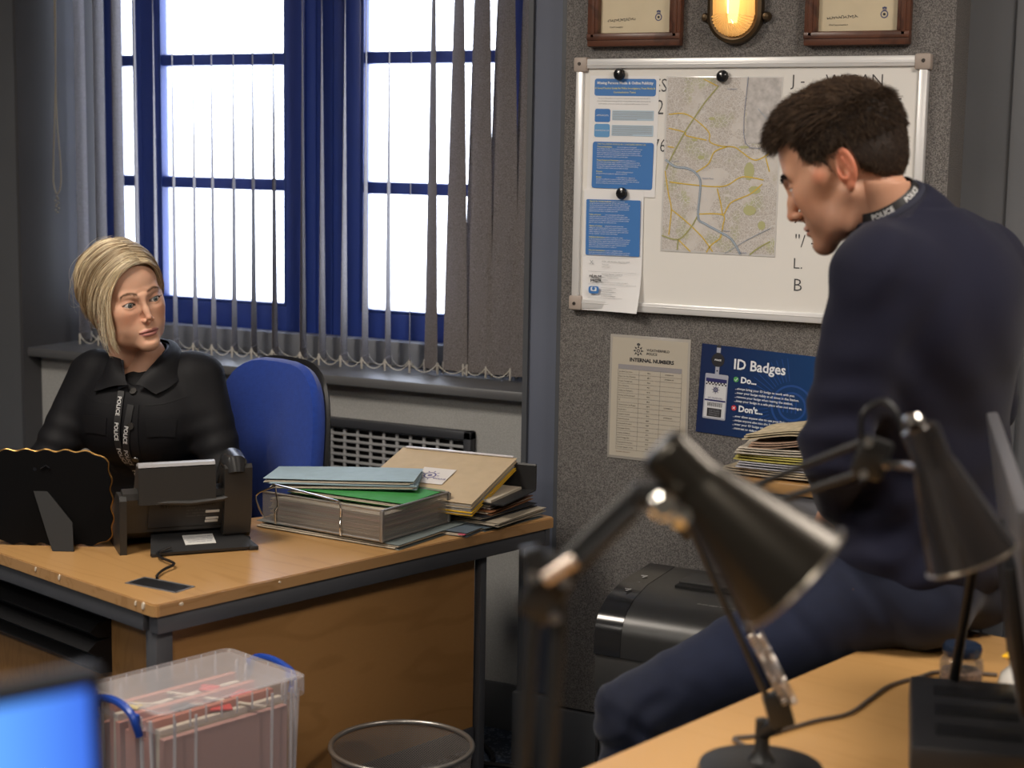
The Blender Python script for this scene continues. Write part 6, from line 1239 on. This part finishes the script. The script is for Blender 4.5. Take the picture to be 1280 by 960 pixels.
# project a ray from the front to the jacket surface
from mathutils.bvhtree import BVHTree
def bvh(o): return BVHTree.FromObject(o, bpy.context.evaluated_depsgraph_get())
bpy.context.view_layer.update()
JB = BVHTree.FromPolygons([v.co.copy() for v in jk.data.vertices], [tuple(p.vertices) for p in jk.data.polygons])
def on(B, s_, z, off=.001, sd=sd, ft=ft, base=chest):
    o = Vector(P_(base, s_, .4, 0, sd, ft)); o.z = z; h_ = B.ray_cast(o, Vector(-ft)); 
    return (h_[0] + Vector(ft) * off if h_[0] else Vector(P_(base, s_, .11, 0, sd, ft))), (h_[1] if h_[0] else Vector(ft))
def ribbon(B, pts, w_, off, th, name, m, parent, nn=3, **k):
    pts = spline([Vector((a, 0, b_)) for a, b_ in pts], 6); V = []; n_ = len(pts)
    mb = MB()
    def fn(u, v):
        i = min(int(u * (n_ - 1) + .5), n_ - 1); p = pts[i]; a = pts[max(i - 1, 0)]; b_ = pts[min(i + 1, n_ - 1)]; d = (b_ - a).normalized(); nx = Vector((-d.z, 0, d.x)); q = p + nx * (v - .5) * w_; return on(B, q.x, q.z, off, **k)[0]
    mb.sheet(fn, n_ - 1, nn, th); return mb.build(name, m, parent)
JM = mat('black_wool_trim', (.0075, .0075, .009), .6, spec=.18, bump=.2, bscale=900)
ribbon(JB, [(.014, 1.0), (.012, .93), (.010, .86), (.010, .78)], .034, .0022, .002, 'placket', JM, jk)
for z in (1.035, .955, .87, .79):
    p, nrm = on(JB, .012, z - .005, .004); MB().lathe([(.0085, -.002), (.009, .001), (.007, .0022), (.004, .0012), (0, .0012)], p, 16, r=Vector((0, 0, 1)).rotation_difference(nrm).to_matrix()).build('button', BTN, jk)
for q in (-1, 1): ribbon(JB, [(q * .05, .945), (q * .085, .948), (q * .115, .945)], .042, .0024, .0026, 'pocket_flap', JM, jk)
ribbon(JB, [(-.135, 1.02), (-.09, 1.005), (-.04, 1.0)], .0035, .001, .001, 'yoke_seam', JM, jk); ribbon(JB, [(.135, 1.02), (.09, 1.005), (.045, 1.0)], .0035, .001, .001, 'yoke_seam', JM, jk)
# collars: a strip round the neck between an inner and an outer edge, given in torso coordinates (side, front, height)
def keyspl(K_, n=10): return spline([Vector(k) for k in K_], n)
def collar(name, m, parent, inner, outer, rise, th=.0024, nv=9):
    I = keyspl(inner); O = keyspl(outer); nu = len(I) - 1
    def fn(u, v):
        i = min(int(u * nu + .5), nu); a = I[i]; b_ = O[i]; p = a.lerp(b_, v); bl = math.sin(min(v * 2.2, 1) * math.pi * .5) - v; e = 1 - smst1(.55, 1, abs(2 * u - 1)) * .75
        rad = Vector((p.x, p.y, 0)).normalized(); q = p + rad * rise * bl * e + Vector((0, 0, rise * 1.6 * math.sin(math.pi * min(1, v * 1.25)) * e * .8))
        return Vector(P_((neck[0], neck[1], 0), q.x, q.y, q.z))
    return MB().sheet(fn, nu, nv, th).build(name, m, parent)
def smst1(a, b_, x): t = min(1, max(0, (x - a) / (b_ - a))); return t * t * (3 - 2 * t)
collar('collar', JM, jk, [(-.006, .104, 1.046), (-.022, .088, 1.068), (-.044, .052, 1.098), (-.055, .008, 1.118), (-.036, -.042, 1.132), (0, -.056, 1.137), (.036, -.042, 1.134), (.055, .008, 1.122), (.046, .052, 1.102), (.028, .088, 1.072), (.014, .104, 1.048)],
       [(-.096, .090, 1.026), (-.098, .078, 1.034), (-.102, .048, 1.050), (-.106, .004, 1.062), (-.066, -.062, 1.078), (0, -.088, 1.084), (.066, -.062, 1.080), (.106, .004, 1.066), (.098, .048, 1.054), (.082, .078, 1.038), (.060, .096, 1.026)], .012)
collar('shirt_collar', mat('dark_shirt_collar', (.022, .026, .036), .4), jk, [(-.012, .092, 1.040), (-.024, .078, 1.066), (-.040, .046, 1.098), (-.049, .008, 1.116), (-.032, -.038, 1.126), (0, -.050, 1.130), (.032, -.038, 1.128), (.049, .008, 1.118), (.042, .046, 1.100), (.030, .078, 1.070), (.022, .092, 1.046)],
       [(-.034, .094, 1.034), (-.042, .082, 1.052), (-.056, .050, 1.080), (-.062, .008, 1.100), (-.042, -.048, 1.112), (0, -.060, 1.116), (.042, -.048, 1.112), (.062, .008, 1.102), (.058, .050, 1.082), (.046, .082, 1.056), (.040, .094, 1.038)], .004)
# lanyard
LANY = mat('black_lanyard', (.012, .012, .013), .5); LW_ = mat('white_lanyard_print', (.6, .6, .6), .6)
def lanyard(B, pts, w_, name, parent, words, size, **k):
    o = ribbon(B, pts, w_, .0055, .0012, name, LANY, parent, **k)
    P = spline([Vector((a, 0, b_)) for a, b_ in pts], 12); L = [0]
    for a, b_ in zip(P, P[1:]): L.append(L[-1] + (b_ - a).length)
    for d0, s_ in words:
      tm = MB(); tmp = MB(); text(tmp, s_, d0, -size * .36, size, 0, bold=.0002); vs = []
      for v in tmp.v:
        d = min(max(v[0], 0), L[-1] - 1e-4); i = max(j for j in range(len(L) - 1) if L[j] <= d); t = (d - L[i]) / max(1e-6, L[i + 1] - L[i]); p = P[i].lerp(P[i + 1], t); dr = (P[i + 1] - P[i]).normalized(); nx = Vector((-dr.z, 0, dr.x)); q = p + nx * v[2]; vs.append(tuple(on(B, q.x, q.z, .0078, **k)[0]))
      tm.v = vs; tm.f = tmp.f; tm.mi = tmp.mi
      tm.build('lanyard_lettering', LW_, o, smooth=False, recalc=False)
    return o
lanyard(JB, [(-.016, 1.03), (-.018, .98), (-.022, .93), (-.020, .88), (-.012, .83), (-.004, .78)], .016, 'lanyard', wo, [(.012, 'POLICE'), (.072, 'POLICE'), (.135, 'POLICE'), (.2, 'POLICE')], .0135)
lanyard(JB, [(.012, 1.0), (.006, .96), (.0, .92), (-.004, .88), (-.004, .83), (-.002, .78)], .016, 'lanyard', wo, [(.05, 'POLICE'), (.11, 'POLICE'), (.17, 'POLICE')], .0135)
# ================================================================ MAN
mo = thing('person', 'dark-haired man in navy sweater and jeans perched on desk edge, facing left', 'person', (-.70, 2.85, 0), FR27)
SKINM = vcol_mat('man_skin', .5, .35, sss=.12, bump=.05, bscale=600); HAIRM = vcol_mat('dark_brown_hair', .55, .2)
MM = Matrix.Translation((-.106, .09, 1.584)) @ euler_R(-112, 28.5, 0).to_4x4() @ Matrix.Scale(1.112, 4)
pm_ = dict(male=1, eye_open=.7, brow=(.03, .02, .014), browh=1.6, browk=1.0, lip=(.36, .17, .14), lipw=.7, linerk=.5, shadow=.3)
S = head_sdf(pm_, .0014); V, F = S.mesh(); hm = np_obj('head', xform(MM, V), F, SKINM, mo, skin_cols(V, (.50, .265, .17), pm_))
HB_ = bv(V, F)
for q in (-1, 1): brow_strands(q, MM, hm, HAIRM, (.02, .012, .008), 320, 15 + q, r=.0005, h=.0075, BVHs=HB_)
for q in (-1, 1): eyeball(q, MM, (0, 22), (.06, .04, .03), hm)
# short hair: scalp cap plus strands
def hairline(V):  # >0 where hair grows
    x, y, z = V.T; ax = np.abs(x)
    front = (y + .070) + .55 * (z - .072)                      # behind the forehead line
    front = np.maximum(front, (z - .078) * 1.0)
    temple = np.where(z < .072, y + .050 - .25 * (ax - .05) - .1 * np.maximum(0, .03 - z), 1)
    side = z - np.where(y < -.008, -.022, np.where(y < .034, .018 + 0 * z, -.052 - .4 * np.maximum(0, y - .06)))
    side = np.where((y > .034) & (y <= .06), z - (-.022 - 1.15 * (y - .034)), side)
    return np.minimum(np.minimum(front, temple), side)
cap = SDF((-.095, -.12, -.075), (.095, .125, .145), .0024); cap.ell((0, .016, .034), (.0755, .0945, .086), k=0); cap.ell((0, -.030, .060), (.058, .058, .052), k=.03); cap.ell((0, .035, -.012), (.066, .062, .055), k=.03); cap.ell((0, .0, .088), (.056, .075, .038), k=.03); cap.ell((0, .06, .05), (.05, .05, .05), k=.03)
V, F = cap.mesh(); F = np.array(F); hl = hairline(V); keep = (hl[F] > -.002).all(1); F2 = F[keep]; used = np.unique(F2); rm = -np.ones(len(V), int); rm[used] = np.arange(len(used)); Vc = V[used].copy(); F2 = rm[F2]
hl2 = hl[used]; cen = np.array((0, .015, .0)); Dn = Vc - cen; Dn /= np.linalg.norm(Dn, axis=1, keepdims=True)
sink = np.clip(.006 - hl2 * .5, 0, .006); Vc2 = Vc - Dn * sink[:, None]
mh_ = np_obj('hair', xform(MM, Vc2), F2, HAIRM, mo, np.tile((.016, .010, .007), (len(Vc), 1)))
r_ = np.random.RandomState(11); cand = r_.randint(0, len(Vc), 26000); cand = cand[hl2[cand] > .001]
P0 = Vc2[cand] + r_.normal(0, .0012, (len(cand), 3)); N0 = Dn[cand]; x, y, z = P0.T
flow = np.stack([x * .5, np.where(z > .06, -1.0, .25) + 0 * x, np.where(z > .085, .15, -1.0)], 1); flow += r_.normal(0, .42, flow.shape) + .6 * np.stack([vn(P0, 55, 1), vn(P0, 60, 2), vn(P0, 50, 3)], 1)
flow -= N0 * (flow * N0).sum(1, keepdims=True); flow /= np.linalg.norm(flow, axis=1, keepdims=True)
ln = np.where(z > .07, .017, np.where(z > .02, .012, .006)) * r_.uniform(.6, 1.35, len(z)); lift_ = np.where((z > .08) & (y < .0), .75, np.where(z > .06, .5, .24)) * r_.uniform(.6, 1.3, len(z))
K = 6; t = np.linspace(0, 1, K)[None, :, None]; P = P0[:, None] - N0[:, None] * .002 + (flow[:, None] * t + N0[:, None] * (lift_[:, None, None] * t * (1 - .25 * t))) * ln[:, None, None]
# quiff falling forward over the forehead edge
tc_ = r_.beta(1.3, 2.2, len(P))[:, None]; hc = np.array((.014, .009, .007)) * (1 - tc_) + np.array((.12, .075, .045)) * tc_
strands('hair_strands', xform(MM, P.reshape(-1, 3)).reshape(P.shape), .00042, hc, HAIRM, mh_, taper=.15)
# body frame
sd2, ft2 = bodyF(-135)  # side = his left, front away to the left
sd2 = np.array((-math.cos(math.radians(47)), -math.sin(math.radians(47)), 0)); ft2 = np.array((-math.sin(math.radians(47)), math.cos(math.radians(47)), 0))
RM_ = Matrix(((sd2[0], -ft2[0], 0), (sd2[1], -ft2[1], 0), (0, 0, 1)))
nk = np.array((-.018, .062, 1.490)); chm = np.array((.043, .066, 1.275)); wsm = np.array((.075, .10, 1.03)); plm = np.array((.065, .095, .865))
def Q(c, s_=0, f_=0, z_=0): return P_(c, s_, f_, z_, sd2, ft2)
hipL = np.array((-.025, .035, .835)); knL = np.array((-.455, -.005, .615)); anL = np.array((-.43, -.02, .13)); hipR = np.array((.085, .19, .83)); knR = np.array((.03, .42, .50)); anR = np.array((.05, .44, .12))
sL = Q(chm, .188, -.01, .125); sR = Q(chm, -.195, -.01, .125); eL = np.array((-.135, -.105, 1.115)); eR = np.array((.235, .33, 1.13)); wL = np.array((-.085, .10, .985)); wR = np.array((.03, .335, .915))
S = SDF((-.56, -.22, 0), (.38, .62, 1.56), .005)
S.cone(nk + (-.03, -.014, .06), nk + (0, 0, -.03), .050, .056, k=.03); S.ell(chm, (.175, .115, .17), RM_, k=.04); S.ell(wsm, (.15, .105, .16), RM_, k=.06); S.ell(plm, (.165, .125, .10), RM_, k=.05)
for a, b_, c_ in ((sL, eL, wL), (sR, eR, wR)): S.cone(a, b_, .055, .042, k=.03); S.cone(b_, c_, .042, .028, k=.012)
hand(S, wL, (.2, .8, -.45), (-.4, .3, .8), -1, .7); hand(S, wR, (-.45, .15, -.75), (-.6, -.1, .7), 1, .35)
for hp, kn, an in ((hipL, knL, anL), (hipR, knR, anR)): S.cone(hp, kn, .085, .055, k=.04); S.cone(kn, an, .052, .036, k=.02)
for an, d in ((anL, (-.16, -.03)), (anR, (-.05, .12))): S.cone(an + (.0, .0, -.06), an + (d[0] * .8, d[1] * .8, -.09), .026, .018, k=.02)
V, F = S.mesh(); np_obj('body', V, F, vcol_mat('man_body_skin', .5, .35), mo, np.tile((.50, .265, .17), (len(V), 1)))
# sweater
SW = vcol_mat('navy_wool_sweater', .85, .15, sheen=.06, bump=.3, bscale=500)
S = SDF((-.24, -.22, .74), (.37, .50, 1.56), .0042)
S.ell(chm, (.208, .148, .225), RM_, k=0); S.ell(Q(chm, 0, -.045, .07), (.185, .11, .14), RM_, k=.06); S.ell(wsm, (.18, .135, .20), RM_, k=.08); S.ell(plm + (0, 0, .02), (.188, .150, .105), RM_, k=.06)
for q in (1, -1): S.cone(Q(chm, q * .15, -.015, .145), Q(nk, q * .035, -.015, -.020), .066, .060, k=.06)
S.cone(Q(nk, 0, -.045, -.01), Q(chm, 0, -.08, .08), .05, .06, k=.06)
for a, b_, c_ in ((sL, eL, wL), (sR, eR, wR)): S.cone(a, b_, .072, .060, k=.05); S.cone(b_, c_, .060, .042, k=.014)
nn_ = np.array((-.52, -.22, .82)); nn_ /= np.linalg.norm(nn_); c0 = nk + np.array((-.012, -.004, .020))
S.cone(c0 + nn_ * .03, c0 - nn_ * .05, .064, .084, k=.035)
def necksub(X, Y, Z):
    h_ = (X - c0[0]) * nn_[0] + (Y - c0[1]) * nn_[1] + (Z - c0[2]) * nn_[2]; rr_ = np.sqrt(np.maximum((X - c0[0]) ** 2 + (Y - c0[1]) ** 2 + (Z - c0[2]) ** 2 - h_ ** 2, 0)); return np.maximum(.010 - h_, rr_ - .10)
S.op(c0 + nn_ * .05, .11, necksub, .004, 's')
def mfold(X, Y, Z):
    d = 0
    for (c, rr_, f, ph_, amp, dr) in ((eL, .13, 95, 0, .0055, (.35, .3, .88)), (sL, .12, 75, .4, .004, (.5, .5, -.7)), (Q(wsm, .05, 0, -.06), .19, 62, 1.4, .0065, (.32, -.1, .94)), (Q(plm, .10, -.02, .06), .14, 85, .3, .006, (-.3, .2, .93)), (Q(chm, .09, -.08, -.05), .16, 55, 2.2, .004, (.8, .2, .45)), (Q(chm, -.05, -.1, .05), .18, 38, .7, .0035, (.55, -.2, .8))):
        g = np.exp(-((X - c[0]) ** 2 + (Y - c[1]) ** 2 + (Z - c[2]) ** 2) / rr_ ** 2); w_ = 1.2 * np.sin(f * .33 * (X * dr[2] - Z * dr[0]) + 1.1); d = d + amp * g * np.sin(f * (X * dr[0] + Y * dr[1] + Z * dr[2]) + ph_ + w_)
    return d
S.disp(mfold); V, F = S.mesh(); sw = np_obj('sweater', V, F, SW, mo, np.tile((.0085, .0092, .022), (len(V), 1)))
# collar rib, rising behind the neck
u1 = np.cross(nn_, (0, 0, 1.)); u1 /= np.linalg.norm(u1); u2 = np.cross(nn_, u1)
def ring(r_, h_, n=40): return [Vector(c0 + nn_ * h_ + u1 * r_ * math.cos(2 * math.pi * k / n) + u2 * r_ * math.sin(2 * math.pi * k / n)) for k in range(n)]
MB().tube(ring(.0655, .010), .0075, 8, closed=True).build('neckband', mat('navy_rib', (.012, .014, .030), .85, bump=.4, bscale=400), sw)
# lanyard round the back of the neck
mb = MB(); vs = []
for p, q in zip(ring(.0585, .030, 60), ring(.0640, .014, 60)): vs += [tuple(p), tuple(q)]
mb.add(vs, [(2 * i, 2 * i + 1, (2 * i + 3) % 120, (2 * i + 2) % 120) for i in range(60)]); ln_o = mb.build('lanyard', LANY, mo)
for w0 in range(6):
    tmp = MB(); text(tmp, 'POLICE', 0, -.005, .0125, 0, bold=.0003); tm = MB(); tm.f = tmp.f; tm.mi = tmp.mi
    for v in tmp.v:
        a = w0 * 1.05 + v[0] / .062; h_ = .022 + v[2]; r_ = .0652 - (h_ - .014) * .34; tm.v.append(tuple(c0 + nn_ * h_ + u1 * r_ * math.cos(a) + u2 * r_ * math.sin(a)))
    tm.build('lanyard_lettering', LW_, ln_o, smooth=False, recalc=False)
# jeans
JN = vcol_mat('dark_denim', .8, .25, sheen=.1, bump=.3, bscale=700)
S = SDF((-.56, -.16, .05), (.32, .60, .98), .005); S.ell(plm + (0, 0, -.01), (.175, .138, .105), RM_, k=0); S.ell(Q(plm, .09, -.06, -.045), (.085, .085, .075), RM_, k=.04); S.ell(Q(plm, -.09, -.06, -.045), (.085, .085, .075), RM_, k=.04)
for hp, kn, an in ((hipL, knL, anL), (hipR, knR, anR)): S.cone(hp, kn, .096, .066, k=.04); S.cone(kn, an, .064, .058, k=.022)
S.cut(lambda X, Y, Z: .10 - Z + 0 * X + 0 * Y)
def jnf(X, Y, Z):
    d = 0
    for (c, rr_, f, ph_, amp, dr) in ((knL, .10, 130, 0, .0045, (.75, .1, -.6)), (knL + (.03, 0, -.1), .12, 110, .6, .005, (.4, .2, .9)), (hipL, .13, 90, .4, .005, (.85, .2, .4)), (knL * .5 + hipL * .5, .16, 60, 1, .0025, (.5, .3, .8))):
        g = np.exp(-((X - c[0]) ** 2 + (Y - c[1]) ** 2 + (Z - c[2]) ** 2) / rr_ ** 2); d = d + amp * g * np.sin(f * (X * dr[0] + Y * dr[1] + Z * dr[2]) + ph_ + np.sin(40 * (X + Z)))
    return d
S.disp(jnf); V, F = S.mesh(); fade = np.exp(-(((V[:, 0] + .30) / .18) ** 2)) * smst(.60, .80, V[:, 2]); jc = np.tile((.0042, .0068, .020), (len(V), 1)) * (1 + .9 * fade[:, None] + .12 * vn(V, 90)[:, None]); jn = np_obj('jeans', V, F, JN, mo, jc)
NB = BVHTree.FromPolygons([Vector(v) for v in V], [tuple(int(i) for i in f) for f in F])
ST = mat('orange_stitching', (.42, .2, .06), .7)
def stitch(pts, r=.0012):
    out = []
    for p in spline([Vector(q) for q in pts], 8):
        h_ = NB.find_nearest(p); out.append(h_[0] + h_[1] * .0012)
    MB().tube(out, r, 5).build('stitching', ST, jn)
stitch([(-.10, -.05, .90), (-.09, -.065, .87), (-.085, -.07, .84)]); stitch([(-.03, -.06, .80), (.0, -.07, .775), (.03, -.07, .75)]); stitch([(.03, -.05, .81), (.06, -.055, .785), (.09, -.05, .765)]); stitch([(-.30, -.07, .71), (-.22, -.075, .745), (-.14, -.08, .78)], .0007)
for an, d in ((anL, (-.17, -.03)), (anR, (-.055, .13))):
    S = SDF(an + (-.26, -.12, -.14), an + (.08, .22, .02), .005); S.cone(an + (.03, .0, -.08), an + (d[0], d[1], -.092), .044, .036, k=.02); S.cone(an + (0, 0, -.03), an + (0, 0, -.08), .046, .04, k=.02); S.cut(lambda X, Y, Z: .003 - Z + 0 * X + 0 * Y); V, F = S.mesh(); np_obj('shoe', V, F, mat('brown_leather_shoe', (.05, .025, .014), .4), mo)
